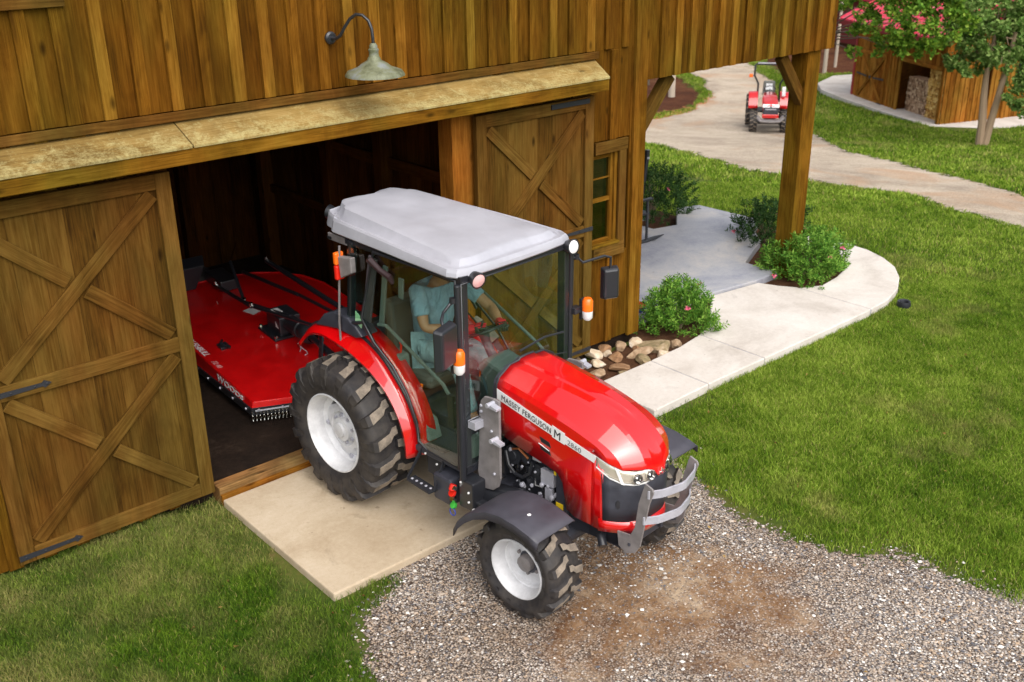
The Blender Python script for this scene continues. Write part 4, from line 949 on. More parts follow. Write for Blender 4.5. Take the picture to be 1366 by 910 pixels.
# dash, column, wheel, seat, consoles
b = MB(); b.prism([V(1.28, .14, .80), V(1.14, .14, .80), V(1.12, .14, 1.28), V(1.02, .14, 1.42), V(1.10, .14, 1.50), V(1.28, .14, 1.46)], V(0, -.28, 0)); b.build('dashboard', mat('dash_grey', (.10, .115, .11), .6), tr, bevel=.03)
b = MB(); b.prism([V(1.29, .50, .85), V(1.24, .50, .85), V(1.24, .50, 1.02), V(1.29, .50, 1.02)], V(0, -1.0, 0)); b.build('cowl', M['inner'], tr, bevel=.01)
sw = empty('steering_wheel', V(.93, -.03, 1.62)); sw.parent = tr; ax_ = V(-.42, 0, .9).normalized(); e1 = Vector((0, 1, 0)); e2 = ax_.cross(e1)
b = MB(); b.tube([(e1*math.cos(a)+e2*math.sin(a))*.185 for a in np.linspace(0, 2*math.pi, 33)], .013, 8, caps=False); smooth_angle(b.build('wheel_rim', M['black'], sw))
b = MB()
for a in (0.3, 2.4, 4.5): b.board((0, 0, -.01), (e1*math.cos(a)+e2*math.sin(a))*.18, .03, .01, ax_)
b.lathe([(-.10, .03), (-.02, .045), (.01, .04), (.012, 0)], (0, 0, 0), ax_, 16); b.build('spokes', M['dark'], sw)
b = MB(); b.tube([V(.95, -.03, 1.56), V(1.06, -.03, 1.40)], .035, 10); b.board(V(.93, .08, 1.53), V(.90, .22, 1.55), .02, .012, (0, 0, 1)); b.build('steering_column', M['dark'], tr)
st = empty('seat', V(.32, 0, 1.0)); st.parent = tr
b = MB(); b.box(V(-.20, .24, .10), V(.28, -.24, .21)); b.build('seat_cushion', M['seat'], st, bevel=.035)
b = MB(); b.prism([V(-.24, .23, .14), V(-.12, .23, .14), V(-.16, .23, .72), V(-.25, .23, .74)], V(0, -.46, 0)); b.build('backrest', mat('seat_back_grey', (.10, .10, .09), .6), st, bevel=.03)
for side in (1, -1):
    b = MB(); b.prism([V(-.02, side*.30, 1.02), V(.55, side*.30, 1.02), V(.75, side*.30, .95), V(.80, side*.30, .80), V(-.02, side*.30, .80)], V(0, side*.14, 0)); b.prism([V(.30, side*.30, 1.02), V(.48, side*.30, 1.02), V(.45, side*.30, 1.40), V(.32, side*.30, 1.42)], V(0, side*.10, 0)); cs = b.build('side_console', M['inner'], tr, bevel=.015)
    b = MB(); b.tube([V(.40, side*.35, 1.40), V(.42, side*.35, 1.50)], .009, 6); b.lathe([(0, .018), (.02, .02), (.035, .0)], V(.42, side*.35, 1.49), V(0, 0, 1), 10); b.build('lever', M['redplastic'], cs)
    b = MB(); b.tube([V(.55, side*.34, 1.0), V(.60, side*.33, 1.18)], .008, 6); b.lathe([(0, .016), (.02, .018), (.03, .0)], V(.60, side*.33, 1.17), V(0, 0, 1), 10); b.build('lever', M['orange'], cs)
# --- cab roof
def offs(P, d):
    out = []
    for u, v in P:
        su = min(max(u, -.25), .90); q = Vector((u-su, v)); L = q.length
        f_ = max(0, L-d)/L if L > 1e-6 else 0; out.append((su+q.x*f_, q.y*f_))
    return out
H2 = [(1.365, 0), (1.36, .25), (1.345, .46), (1.31, .565), (1.24, .595), (.8, .575), (.3, .535), (-.05, .505), (-.15, .495), (-.19, .475), (-.205, .45), (-.25, .435), (-.32, .415), (-.38, .375), (-.41, .27), (-.42, 0)]
H1 = []
for (a, b_), (c, d) in zip(H2, H2[1:]):
    k = 3 if math.hypot(a-c, b_-d) > .2 else 1
    for i in range(k): H1.append((a+(c-a)*i/k, b_+(d-b_)*i/k))
H1.append(H2[-1])
OUT = H1+[(u, -v) for u, v in H1[1:-1][::-1]]
def hz(u): return .012*(1-((u-.4)/1.0)**2)*1.0
b = MB(); prev = None; rings = []
for d, z in ((.06, 2.280), (.02, 2.278), (.002, 2.284), (-.006, 2.294), (.000, 2.318), (.014, 2.338), (.026, 2.344), (.036, 2.341), (.048, 2.331), (.085, 2.334), (.100, 2.340), (.132, 2.366), (.148, 2.374), (.18, 2.379), (.27, 2.385), (.36, 2.390), (.48, 2.392)):
    rings.append(b.add([V(u, v, z+hz(u)+(.090*min(1, max(0, (1.25-u)/1.6)))*min(1, max(0, (z-2.318)/.045))) for u, v in offs(OUT, d)]))
n = len(OUT)
for a, c in zip(rings, rings[1:]):
    for j in range(n): j2 = (j+1) % n; b.face((a+j, a+j2, c+j2, c+j))
b.face([rings[-1]+j for j in range(n)]); b.face([rings[0]+j for j in range(n)][::-1])
ro = b.build('cab_roof', M['roof'], tr, fix=True); smooth_angle(ro, 19)
b = MB(); b.prism([V(u, v, 2.24) for u, v in offs(OUT, .05)], V(0, 0, .035)); b.build('headliner', M['black'], tr)
# work lights
def worklight(u, v, w, nu, nv, nw, r=.055, name='work_light', m='clear'):
    e = empty(name, V(u, v, w)); e.parent = tr; nrm = V(nu, nv, nw).normalized()
    b = MB(); b.lathe([(-.07, .02), (-.06, .045), (-.02, r), (.005, r+.004), (.008, r-.004)], (0, 0, 0), nrm, 20); smooth_angle(b.build('housing', M['black'], e), 40)
    b = MB(); b.lathe([(.004, r-.006), (.012, r*.6), (.014, 0)], (0, 0, 0), nrm, 20); smooth_angle(b.build('lens', M[m] if m in M else m, e), 40)
    b = MB(); b.tube([nrm*-.03, nrm*-.05+V(-.02, 0, -.05)], .012, 6); b.build('bracket', M['iron'], e)
pink = mat('rosy_lens', (.75, .45, .45), .2, 0, .5); M['pinklens'] = pink
worklight(1.40, .45, 2.265, .8, .15, -.15, m='pinklens'); worklight(1.40, -.52, 2.27, .8, .05, .1); worklight(-.62, .18, 2.30, -.8, .25, .15, m='clear'); worklight(-.62, -.18, 2.30, -.8, -.25, .15)
# rear lamps on brackets, side lamps, mirrors
for side in (1, -1):
    e = empty('rear_lamp', V(.06, side*.59, 2.09)); e.parent = tr
    b = MB(); b.prism(PV((.11, 0, .09), (.11, 0, -.03), (-.03, 0, -.10), (-.05, 0, .07)), V(0, -side*.05, 0)); b.build('bracket', M['grey'], e, bevel=.008)
    b = MB(); b.box(V(-.085, .02*side, 0), V(-.045, -.06*side, .10)); b.build('lens', M['orange'], e, bevel=.012)
    b = MB(); b.box(V(-.085, .02*side, -.12), V(-.045, -.06*side, -.002)); b.build('lens', M['redplastic'], e, bevel=.012)
    b = MB(); b.board(V(-.27, side*.46, 2.235), V(.02, side*.50, 2.25), .055, .02, (0, side, 0)); o = b.build('plate_bracket', M['grey'], tr, bevel=.004)
    b = MB(); b.board(V(-.25, side*.483, 2.235), V(-.19, side*.49, 2.239), .022, .004, (0, side, 0)); b.build('slot', M['ink'], o)
    e = empty('indicator_lamp', V(1.42, side*.67, 1.73)); e.parent = tr
    b = MB(); b.tube([V(0, 0, 0.0), V(0, 0, .08), V(0, 0, .10)], [.042, .042, .030], 16); smooth_angle(b.build('amber_lens', M['orange'], e), 50)
    b = MB(); b.tube([V(0, 0, -.001), V(0, 0, -.055), V(0, 0, -.075)], [.042, .040, .026], 16); smooth_angle(b.build('clear_lens', M['clear'], e), 50)
    b = MB(); b.box(V(-.06, -side*.03, -.08), V(-.035, side*.03, .09)); b.box(V(-.10, -side*.10, -.02), V(-.04, -side*.02, .03)); b.build('mount', M['black'], e, bevel=.004)
def mirror(side, c, hw_, hh, yaw, tilt, arm):
    e = empty('wing_mirror', V(*c)); e.parent = tr; c0 = V(*c)
    b = MB(); b.tube([V(*p)-c0 for p in arm], .011, 8); b.lathe([(-.02, .022), (.02, .022)], V(*arm[1])-c0, (0, 0, 1), 10); smooth_angle(b.build('arm', M['black'], e), 50)
    R_ = Matrix.Rotation(yaw, 3, 'Z') @ Matrix.Rotation(tilt, 3, 'X')
    b = MB(); P = [(-.035, -hw_, -hh), (-.035, hw_, -hh), (-.035, hw_, hh), (-.035, -hw_, hh)]
    a = b.add([R_ @ Vector(p) for p in P]+[R_ @ Vector((.035, p[1]*.82, p[2]*.88)) for p in P])
    for f in ((0, 3, 2, 1), (4, 5, 6, 7), (0, 1, 5, 4), (1, 2, 6, 5), (2, 3, 7, 6), (3, 0, 4, 7)): b.face([a+i for i in f])
    b.build('mirror_housing', M['black'], e, bevel=.016, ang=20)
    b = MB(); a = b.add([R_ @ Vector((-.0365, y*hw_*.85, z*hh*.88)) for y, z in ((-1, -1), (-1, 1), (1, 1), (1, -1))]); b.face([a, a+1, a+2, a+3]); b.build('mirror_glass', M['chrome'], e, solid=-.002)
mirror(1, (1.42, .78, 1.89), .118, .155, .30, .0, [(1.31, .57, 2.15), (1.32, .62, 2.15), (1.29, .68, 2.07), (1.36, .76, 2.06), (1.40, .78, 2.0)])
mirror(-1, (1.40, -.96, 1.87), .075, .135, -.45, .0, [(1.30, -.57, 2.13), (1.31, -.66, 2.14), (1.34, -.70, 2.09), (1.40, -.88, 2.11), (1.40, -.96, 2.08), (1.40, -.96, 1.98)])

# ================================================================ rotary cutter behind the tractor
def tl(u, v, w=0.0):       # tractor local -> world
    c, s = math.cos(TRZ), math.sin(TRZ); x, y = u, -v
    return Vector((TO.x+c*x-s*y, TO.y+s*x+c*y, w))
mw = empty('rotary_cutter', tl(-1.38, -.37, 0), TRZ-.13, label='wide red rotary mower deck hitched behind the tractor inside the barn', cat='rotary mower')
DK = [(0, .95), (.20, .45), (.22, -.45), (0, -.95), (-1.4, -.96), (-2.1, -.95), (-2.42, -.86), (-2.68, -.66), (-2.84, -.42), (-2.92, -.1), (-2.93, .3), (-2.88, .55), (-2.6, .72), (-1.9, .95)]
def rnd_poly(P, it=1):
    for _ in range(it):
        Q = []
        for i in range(len(P)):
            a, b_ = P[i], P[(i+1) % len(P)]; Q += [(a[0]*.8+b_[0]*.2, a[1]*.8+b_[1]*.2), (a[0]*.2+b_[0]*.8, a[1]*.2+b_[1]*.8)]
        P = Q
    return P
b = MB(); b.prism([V(u, v, .475) for u, v in DK], V(0, 0, .025)); dk = b.build('deck', M['reddeck'], mw, bevel=.012)
b = MB(); R_ = []
n = len(DK)
Dn = DK+[DK[0]]
for i in range(n):
    (a, c), (d, e_) = Dn[i], Dn[i+1]
    b.prism([V(a, c, .495), V(d, e_, .495), V(d*1.006, e_*1.015, .36), V(a*1.006, c*1.015, .36)], (V(d, e_, 0)-V(a, c, 0)).cross(Vector((0, 0, 1))).normalized()*.006)
b.build('skirt', M['reddeck'], mw)
b = MB()
for i in range(n):
    (a, c), (d, e_) = Dn[i], Dn[i+1]
    b.board(V(a*1.01, c*1.02, .325), V(d*1.01, e_*1.02, .325), .075, .012, (V(d, e_, 0)-V(a, c, 0)).cross(Vector((0, 0, 1))))
b.build('rubber_band', M['black'], mw)
b = MB()
for t in np.linspace(.05, .95, 7): b.lathe([(0, .014), (.010, .011), (.011, 0)], V(-1.9*t, .985, .325), V(0, 1, 0), 8)
for t in np.linspace(.1, .9, 3): b.lathe([(0, .014), (.010, .011), (.011, 0)], V(.20*t+.02, .95-.5*t+.02, .34), V(.9, .4, 0), 8)
b.build('bolts', M['silver'], mw)
b = MB() # hanging chains under the front edge
for (p, q, k) in (((.0, .97), (.20, .47), 17), ((.21, .42), (.21, -.42), 24), ((.2, -.47), (.0, -.95), 14)):
    for i in range(k):
        u = p[0]+(q[0]-p[0])*i/(k-1)+.012; v = p[1]+(q[1]-p[1])*i/(k-1)
        for j in range(4):
            w = .318-j*.026; ax = (1, 0, 0) if j % 2 else (0, 1, 0); A = Vector(ax)*.010
            b.tube([V(u, v, w)+A*math.cos(a)+Vector((0, 0, .018))*math.sin(a) for a in np.linspace(0, 2*math.pi, 7)], .0038, 5, caps=False)
b.build('chain_guard', M['chrome'], mw)
b = MB(); b.tube(PV((.03, .95, .335), (.21, .46, .335), (.22, -.45, .335), (.03, -.95, .335)), .008, 6); b.build('chain_rod', M['silver'], mw)
gb_ = MB(); gb_.box(V(-1.35, .13, .50), V(-1.05, -.11, .72)); gb_.tube(PV((-1.05, .01, .64), (-.80, .01, .66)), .09, 14); gb_.tube(PV((-.80, .01, .66), (-.68, .01, .67)), .075, 10); gb_.box(V(-1.40, .22, .50), V(-1.0, -.2, .53))
gx_ = gb_.build('gearbox', M['black'], mw, bevel=.012)
b = MB(); b.box(V(-1.30, .10, .722), V(-1.18, .02, .725)); b.prism([V(-1.08, .1315, .60), V(-1.14, .1315, .60), V(-1.14, .1315, .66)], V(0, .002, 0)); b.build('sticker', M['white'], gx_)
b = MB()
for u in (-1.38, -1.03):
    for v in (.19, -.17): b.lathe([(0, .022), (.02, .018), (.021, 0)], V(u, v, .53), V(0, 0, 1), 8)
b.build('bolts', M['chrome'], gx_)
b = MB(); b.tube(PV((-.70, .01, .67), (-.35, .06, .70), (.0, .12, .73), (.6, .20, .76)), [.035, .03, .045, .045], 12); smooth_angle(b.build('drive_shaft', M['black'], mw))
b = MB(); b.lathe([(-.06, .085), (.0, .105), (.06, .095), (.10, .06)], V(-.66, .01, .675), V(1, 0, 0), 16); smooth_angle(b.build('shaft_shield', M['iron'], mw), 40)
b = MB(); b.tube([V(-.62+.07*math.sin(a), .12+.03*math.cos(a*2), .62-.13*math.sin(a/2)) for a in np.linspace(0, 2*math.pi, 12)], .005, 5); b.build('safety_chain', M['silver'], mw)
# linkage: A-frame at the front, rods to the tail
b = MB()
for v in (.30, -.38): b.board(V(.05, v, .50), V(-.12, v*.45, 1.0), .06, .02, (0, 1, 0))
b.board(V(-.10, .15, 1.0), V(-.10, -.18, 1.0), .06, .05, (0, 0, 1))
for v in (.26, -.34): b.tube([V(-.12, v*.5, .97), V(-1.45, v*.9, .74)], .018, 8)
b.tube(PV((-1.45, .24, .74), (-2.55, .16, .58)), .022, 8); b.tube(PV((-1.45, -.30, .74), (-2.7, -.24, .60)), .022, 8)
b.tube(PV((-.2, -.38, .86), (-2.2, -.32, .88)), .028, 8); b.tube(PV((-1.0, .02, .73), (-1.75, .18, .66)), .024, 8); b.tube(PV((-1.75, .18, .66), (-2.3, .06, .92)), .018, 8)
smooth_angle(b.build('linkage', M['black'], mw))
b = MB()
for p in ((-1.45, .24, .76), (-2.2, -.32, .91), (-1.75, .18, .69), (-.2, -.38, .89), (-2.55, .16, .61)): b.lathe([(-.02, .022), (.02, .022), (.022, 0)], V(*p), V(0, 0, 1), 10)
b.tube(PV((-2.3, .06, .92), (-2.75, -.22, .95)), .008, 6); b.build('pins', M['chrome'], mw)
b = MB(); b.box(V(-2.95, .12, .50), V(-2.5, -.1, .62)); b.prism([V(-2.9, .55, .5), V(-2.75, .62, .5), V(-2.7, .5, .78), V(-2.85, .45, .85)], V(0, -.3, 0)); b.build('tail_bracket', M['black'], mw, bevel=.01)
b = MB(); b.lathe([(-.05, .22), (-.09, .24), (.09, .24), (.05, .22)], V(-3.15, .1, .44), V(0, 1, 0), 24); b.tube(PV((-3.15, .0, .44), (-2.9, .0, .60)), .03, 8); smooth_angle(b.build('tail_wheel', M['tyre'], mw), 40)
b = MB(); b.prism([V(-1.95, .02, .5005), V(-1.80, -.03, .5005), V(-1.75, .10, .5005), V(-1.90, .15, .5005)], V(0, 0, .002)); b.build('sticker', M['white'], mw)
b = MB(); b.box(V(-1.26, .74, .50), V(-1.14, .64, .53)); b.tube(PV((-1.3, .66, .53), (-1.2, .72, .545), (-1.1, .66, .53)), .016, 8); b.build('lift_lug', M['black'], mw, bevel=.005)
def lettering(body, size, parent, m, X, Y, base, sx=1.0, bold=0, space=1.0, italic=0):
    cu = bpy.data.curves.new('txt', 'FONT'); cu.body = body; cu.size = size; cu.extrude = .001; cu.offset = bold; cu.space_character = space; cu.shear = italic
    to = bpy.data.objects.new('txt', cu); COL.objects.link(to); bpy.context.view_layer.update(); dg = bpy.context.evaluated_depsgraph_get()
    me = bpy.data.meshes.new_from_object(to.evaluated_get(dg)); bpy.data.objects.remove(to)
    o = bpy.data.objects.new('lettering', me); COL.objects.link(o); me.materials.clear(); me.materials.append(m); o.parent = parent
    X = Vector(X).normalized(); Y = Vector(Y).normalized(); Z = X.cross(Y); base = Vector(base)
    o.data.transform(Matrix(((X.x*sx, Y.x, Z.x, base.x), (X.y*sx, Y.y, Z.y, base.y), (X.z*sx, Y.z, Z.z, base.z), (0, 0, 0, 1)))); return o
lettering('WOODS', .125, mw, M['white'], V(1, 0, 0), V(0, -.09, 1), V(-.75, .972, .385), 1.15, .004, 1.05)
lettering('BRUSHBULL', .085, mw, M['white'], V(1, 0, 0), V(0, -1, 0), V(-1.62, .925, .502), 1.1, .002, 1.0, .3)
lettering('72.40', .070, mw, mat('pale_red_print', (.7, .35, .35), .5), V(1, 0, 0), V(0, -1, 0), V(-.98, .925, .502), 1.1, .001, 1.0, .3)

for o_ in list(mw.children):      # the deck climbs towards its tail
    for q_ in [o_]+list(o_.children):
        if q_.type == 'MESH' and not q_.name.startswith('tail_wheel'):
            for v_ in q_.data.vertices:
                k_ = min(1, max(0, (v_.co.z-.36)/.13)); v_.co.z += k_*(-.085+.062*min(2.8, max(0, -v_.co.x)))
b = MB(); P_ = [V(u, v, .50-.085+.062*min(2.8, max(0, -u))) for u, v in DK[3:]]; b.tube(P_, .014, 6); smooth_angle(b.build('deck_rim', M['reddeck'], mw))

# ================================================================ driver
def skin_mesh(name, chains, m, parent, sub=2, root=0):
    """chains: list of lists of (pos, radius); consecutive chains may start at an existing point"""
    me = bpy.data.meshes.new(name); bm = bmesh.new(); sk = bm.verts.layers.skin.verify(); d = {}
    first = True
    for ch in chains:
        pv = None
        for p, r in ch:
            key = tuple(round(x, 4) for x in p)
            if key not in d:
                v = bm.verts.new(p); rr = r if isinstance(r, tuple) else (r, r); v[sk].radius = rr; v[sk].use_root = first; first = False; d[key] = v
            v = d[key]
            if pv is not None and pv is not v:
                try: bm.edges.new((pv, v))
                except ValueError: pass
            pv = v
    bm.to_mesh(me); bm.free(); me.materials.append(m)
    o = bpy.data.objects.new(name, me); COL.objects.link(o)
    if parent: o.parent = parent
    s = o.modifiers.new('k', 'SKIN'); s.use_smooth_shade = True; u = o.modifiers.new('u', 'SUBSURF'); u.levels = sub; u.render_levels = sub
    bpy.context.view_layer.update(); dg = bpy.context.evaluated_depsgraph_get()
    me2 = bpy.data.meshes.new_from_object(o.evaluated_get(dg)); o.modifiers.clear(); o.data = me2; me2.name = name; return o
pel, wai, che, nck, hd = V(.25, 0, 1.30), V(.27, 0, 1.45), V(.33, 0, 1.66), V(.40, 0, 1.86), V(.44, 0, 1.97)
def arm(side, sh, el, wr, hand): return [(che, (.13, .16)), (sh, .065), (sh.lerp(el, .5), .052), (el, .042), (el.lerp(wr, .4), .045), (wr, .028), (hand, .03)]
shR, elR, wrR = V(.36, .205, 1.79), V(.50, .27, 1.55), V(.77, .06, 1.555)
shL, elL, wrL = V(.36, -.205, 1.79), V(.64, -.30, 1.60), V(.84, -.19, 1.56)
haR, haL = V(.82, .02, 1.57), V(.89, -.16, 1.57)
def leg(side): return [(pel, (.10, .12)), (V(.34, side*.10, 1.27), .045), (V(.55, side*.13, 1.28), .040), (V(.72, side*.14, 1.25), .036), (V(.80, side*.13, 1.02), .050), (V(.86, side*.13, .86), .040), (V(.98, side*.13, .83), .035)]
person = skin_mesh('person', [[(pel, (.10, .12)), (wai, (.095, .13)), (che, (.13, .16)), (V(.38, 0, 1.80), (.07, .09)), (nck, .055), (hd, .085), (V(.46, 0, 2.06), .095), (V(.455, 0, 2.13), .07)],
    arm(1, shR, elR, wrR, haR), arm(-1, shL, elL, wrL, haL), leg(1), leg(-1)], M['skin'], None)
person.location = tl(.11, 0, .09); person.rotation_euler = (0, 0, TRZ)
tag(person, 'seated driver in pale blue t-shirt and red gloves steering the cab tractor', 'person')
def sl(sh, el, f_=.62): return [(che, (.15, .18)), (sh, .082), (sh.lerp(el, f_), .068), (sh.lerp(el, f_+.06), .066)]
skin_mesh('shirt', [[(V(.25, 0, 1.27), (.15, .175)), (wai, (.135, .172)), (che, (.148, .178)), (V(.37, 0, 1.79), (.09, .12)), (V(.39, 0, 1.835), (.065, .075))], sl(shR, elR), sl(shL, elL)], M['shirt'], person)
def lg(side): return [(V(.24, 0, 1.27), (.14, .165)), (V(.34, side*.10, 1.27), .095), (V(.55, side*.13, 1.29), .085), (V(.73, side*.14, 1.26), .072), (V(.80, side*.13, 1.02), .062), (V(.85, side*.13, .90), .055)]
skin_mesh('trousers', [lg(1), lg(-1)], M['trousers'], person)
for side, wr, ha in ((1, wrR, haR), (-1, wrL, haL)):
    d = (ha-wr).normalized(); lat = Vector((0, 0, 1)).cross(d).normalized()
    palm = ha+d*.02; ch = [[(wr, .034), (wr.lerp(ha, .6), .032), (ha, (.040, .028)), (palm, (.042, .026))]]
    for k in range(4):
        o_ = lat*(k-1.5)*.019; L_ = (.034, .040, .038, .030)[k]
        p1 = palm+o_+d*.022; p2 = p1+d*L_*.7+Vector((0, 0, -.010)); p3 = p2+d*.006+Vector((0, 0, -.028)); p4 = p3-d*.02+Vector((0, 0, -.010))
        ch.append([(palm, (.042, .026)), (p1, .0115), (p2, .0105), (p3, .0095), (p4, .0085)])
    th = lat*(-side)*1.0
    ch.append([(ha, (.040, .028)), (ha+th*.040+d*.005-Vector((0, 0, .01)), .012), (ha+th*.05+d*.03-Vector((0, 0, .025)), .010)])
    gl = skin_mesh('glove', ch, M['gloveblack'], person, sub=1)
    b = MB()
    for k in range(4):
        o_ = lat*(k-1.5)*.019; p = palm+o_+d*.03+Vector((0, 0, .012)); b.obox(p, d*.013, lat*.007, Vector((0, 0, .004)))
        b.obox(p-d*.035, d*.012, lat*.008, Vector((0, 0, .005)))
    b.obox(ha+Vector((0, 0, .027)), d*.022, lat*.030, Vector((0, 0, .005))); b.build('glove_pads', M['glovered'], gl, bevel=.002)
    b = MB(); b.tube([wr-d*.01, wr+d*.045], .037, 10); b.obox(ha+d*.0+Vector((0, 0, .033)), d*.008, lat*.02, Vector((0, 0, .002))); b.build('glove_cuff', M['glovered'], gl)
b = MB(); b.lathe([(-.02, .098), (.03, .104), (.07, .098), (.11, .07), (.13, .03), (.135, 0)], V(.445, 0, 2.05), V(-.15, 0, 1).normalized(), 20); smooth_angle(b.build('hair', M['hair'], person))
b = MB()
for s_ in (1, -1): b.lathe([(0, .014), (.006, .010), (.008, 0)], V(.545, s_*.034, 2.045), V(1, 0, 0), 10)
b.build('eyes', M['ink'], person)
b = MB(); b.tube([V(.545, 0, 2.045), V(.575, 0, 2.012), V(.552, 0, 2.0)], [.010, .016, .010], 8)
for s_ in (1, -1): b.lathe([(-.01, .028), (.012, .024), (.014, 0)], V(.455, s_*.095, 2.02), V(0, s_, 0), 10)
b.build('nose_and_ears', M['skin'], person); b = MB(); b.tube([V(.545, .03, 1.972), V(.556, 0, 1.969), V(.545, -.03, 1.972)], .006, 6); b.build('mouth', mat('lips', (.35, .12, .09), .5), person)

# ================================================================ small open-station tractor on the road
t2p = Vector((23.1, 11.6, 0)); t2p.z = T(t2p.x, t2p.y)+.03
t2 = empty('compact_tractor', t2p+Vector((.1, -.35, 0)), math.atan2(-.58, -.81)+.05, label='small red open tractor with roll bar parked on the gravel road behind', cat='tractor')
for side in (1, -1):
    for nm, u, v, R, hw in (('rear_wheel', -.85, .56, .52, .15), ('front_wheel', .45, .50, .36, .12)):
        e = empty(nm, V(u, side*v, R)); e.parent = t2; ax = Vector((0, -side, 0)); b = MB()
        b.lathe([(-hw, R*.6), (-hw, R*.8), (-hw*.9, R*.93), (0, R*.95), (hw*.9, R*.93), (hw, R*.8), (hw, R*.6)], (0, 0, 0), ax, 36, ref=(0, 0, 1)); smooth_angle(b.build('tyre', M['tyre'], e), 40)
        b = MB(); zz = Vector((0, 0, 1)); xx = ax.cross(zz); N = 16
        for row in (1, -1):
            for k in range(N):
                a0 = 2*math.pi*(k+(.5 if row < 0 else 0))/N
                pts = []
                P = lambda th, d_, r_: ax*d_+(zz*math.cos(th)+xx*math.sin(th))*r_
                a = [P(a0-.06, 0, R*.93), P(a0+.06, 0, R*.93), P(a0+.06-.12, row*hw*1.04, R*.9), P(a0-.06-.12, row*hw*1.04, R*.9)]
                c = [P(a0-.05, 0, R), P(a0+.05, 0, R), P(a0+.05-.12, row*hw*1.04, R*.985), P(a0-.05-.12, row*hw*1.04, R*.985)]
                i0 = b.add(a+c)
                for f in ((4, 5, 6, 7), (0, 1, 5, 4), (1, 2, 6, 5), (2, 3, 7, 6), (3, 0, 4, 7)): b.face([i0+i for i in f], 1 if f[0] == 4 else 0)
        b.build('tread', [M['tyre'], M['lug']], e, fix=True)
        b = MB(); b.lathe([(hw*.8, R*.62), (hw*.7, R*.55), (hw*.2, R*.5), (hw*.1, R*.2), (hw*.5, R*.15), (hw*.5, 0)], (0, 0, 0), ax, 24); smooth_angle(b.build('rim', M['rim'], e), 40)
    b = MB(); rows = [[V(-.85+.60*math.cos(a), side*.66, .52+.60*math.sin(a)-.02), V(-.85+.60*math.cos(a), side*.655, .52+.60*math.sin(a)), V(-.85+.60*math.cos(a), side*.36, .52+.62*math.sin(a)), V(-.85+.5*math.cos(a), side*.355, .50+.5*math.sin(a))] for a in np.linspace(.25, 2.4, 12)]
    b.grid(rows, flip=(side < 0)); smooth_angle(b.build('rear_fender', M['red'], t2, solid=.02), 40)
    e = empty('side_lamp', V(-1.0, side*.62, 1.62)); e.parent = t2
    b = MB(); b.box(V(-.04, .06, -.05), V(.05, -.06, .06)); b.build('lens', M['orange'], e, bevel=.02); b = MB(); b.tube([V(0, 0, 0), V(0, -side*.12, .0)], .02, 8); b.build('bracket', M['black'], e)
    e = empty('headlight', V(1.0, side*.14, .98)); e.parent = t2; b = MB(); b.prism([V(0, .12, -.045), V(0, -.12, -.045), V(-.05, -.12, .05), V(-.05, .12, .05)], V(.03, 0, 0)); b.build('lens', M['clear'], e, bevel=.01)
b = MB(); rows = []
for u, hv, wt in ((-.25, .24, 1.22), (.2, .25, 1.19), (.6, .25, 1.13), (.9, .24, 1.06), (1.02, .20, .99)):
    rows.append([V(u, hv, .78), V(u, hv, wt-.12), V(u, hv*.85, wt-.03), V(u, .06, wt), V(u, -.06, wt), V(u, -hv*.85, wt-.03), V(u, -hv, wt-.12), V(u, -hv, .78)])
b.grid(rows); smooth_angle(b.build('hood', M['red'], t2, solid=.02, fix=True), 40)
b = MB(); b.box(V(.92, .23, .70), V(1.03, -.23, .95)); b.build('grille', M['dark'], t2, bevel=.02)
b = MB(); b.box(V(.9, .26, .60), V(1.07, -.26, .72)); b.build('chin', M['red'], t2, bevel=.02)
b = MB(); b.box(V(1.035, .17, .86), V(1.04, -.17, .90)); b.build('trim', M['silver'], t2)
b = MB(); b.box(V(-1.0, .18, .42), V(.95, -.18, .80)); b.tube(PV((.45, .45, .36), (.45, -.45, .36)), .07, 10); b.tube(PV((-.85, .5, .52), (-.85, -.5, .52)), .1, 10); b.box(V(-.6, .38, .60), V(.0, -.38, .65)); b.build('chassis', M['black'], t2, bevel=.02)
b = MB(); b.tube(PV((1.1, .42, .62), (1.18, .30, .52), (1.2, 0, .50), (1.18, -.30, .52), (1.1, -.42, .62)), .035, 8); b.box(V(.95, .3, .46), V(1.14, -.3, .56))
for s_ in (1, -1): b.board(V(1.0, s_*.40, .66), V(1.15, s_*.22, .48), .08, .03, (0, 0, 1))
b.build('front_bumper', M['grey'], t2, bevel=.01)
b = MB(); rp = PV((-1.05, .36, .75), (-1.08, .36, 1.35), (-1.02, .50, 1.62), (-1.05, .50, 1.80), (-1.09, .50, 1.94), (-1.10, .45, 1.99), (-1.10, -.45, 1.99), (-1.09, -.50, 1.94), (-1.05, -.50, 1.80), (-1.02, -.50, 1.62), (-1.08, -.36, 1.35), (-1.05, -.36, .75)); b.tube(rp, .032, 10); smooth_angle(b.build('roll_bar', M['black'], t2))
b = MB(); b.box(V(-1.12, .42, 2.005), V(-1.06, -.42, 2.04)); b.build('roll_bar_pad', M['silver'], t2, bevel=.01)
st = empty('seat', V(-.75, 0, .98)); st.parent = t2
b = MB(); b.box(V(-.22, .22, 0), V(.22, -.22, .12)); b.build('seat_cushion', M['seat'], st, bevel=.04)
b = MB(); b.prism([V(-.22, .21, .08), V(-.22, -.21, .08), V(-.30, -.19, .48), V(-.30, .19, .48)], V(.09, 0, 0)); b.build('backrest', M['seat'], st, bevel=.04)
b = MB(); b.prism([V(-.125, .12, .2), V(-.125, -.12, .2), V(-.18, -.10, .40), V(-.18, .10, .40)], V(-.004, 0, 0)); b.build('seat_panel', M['rim'], st, bevel=.01)
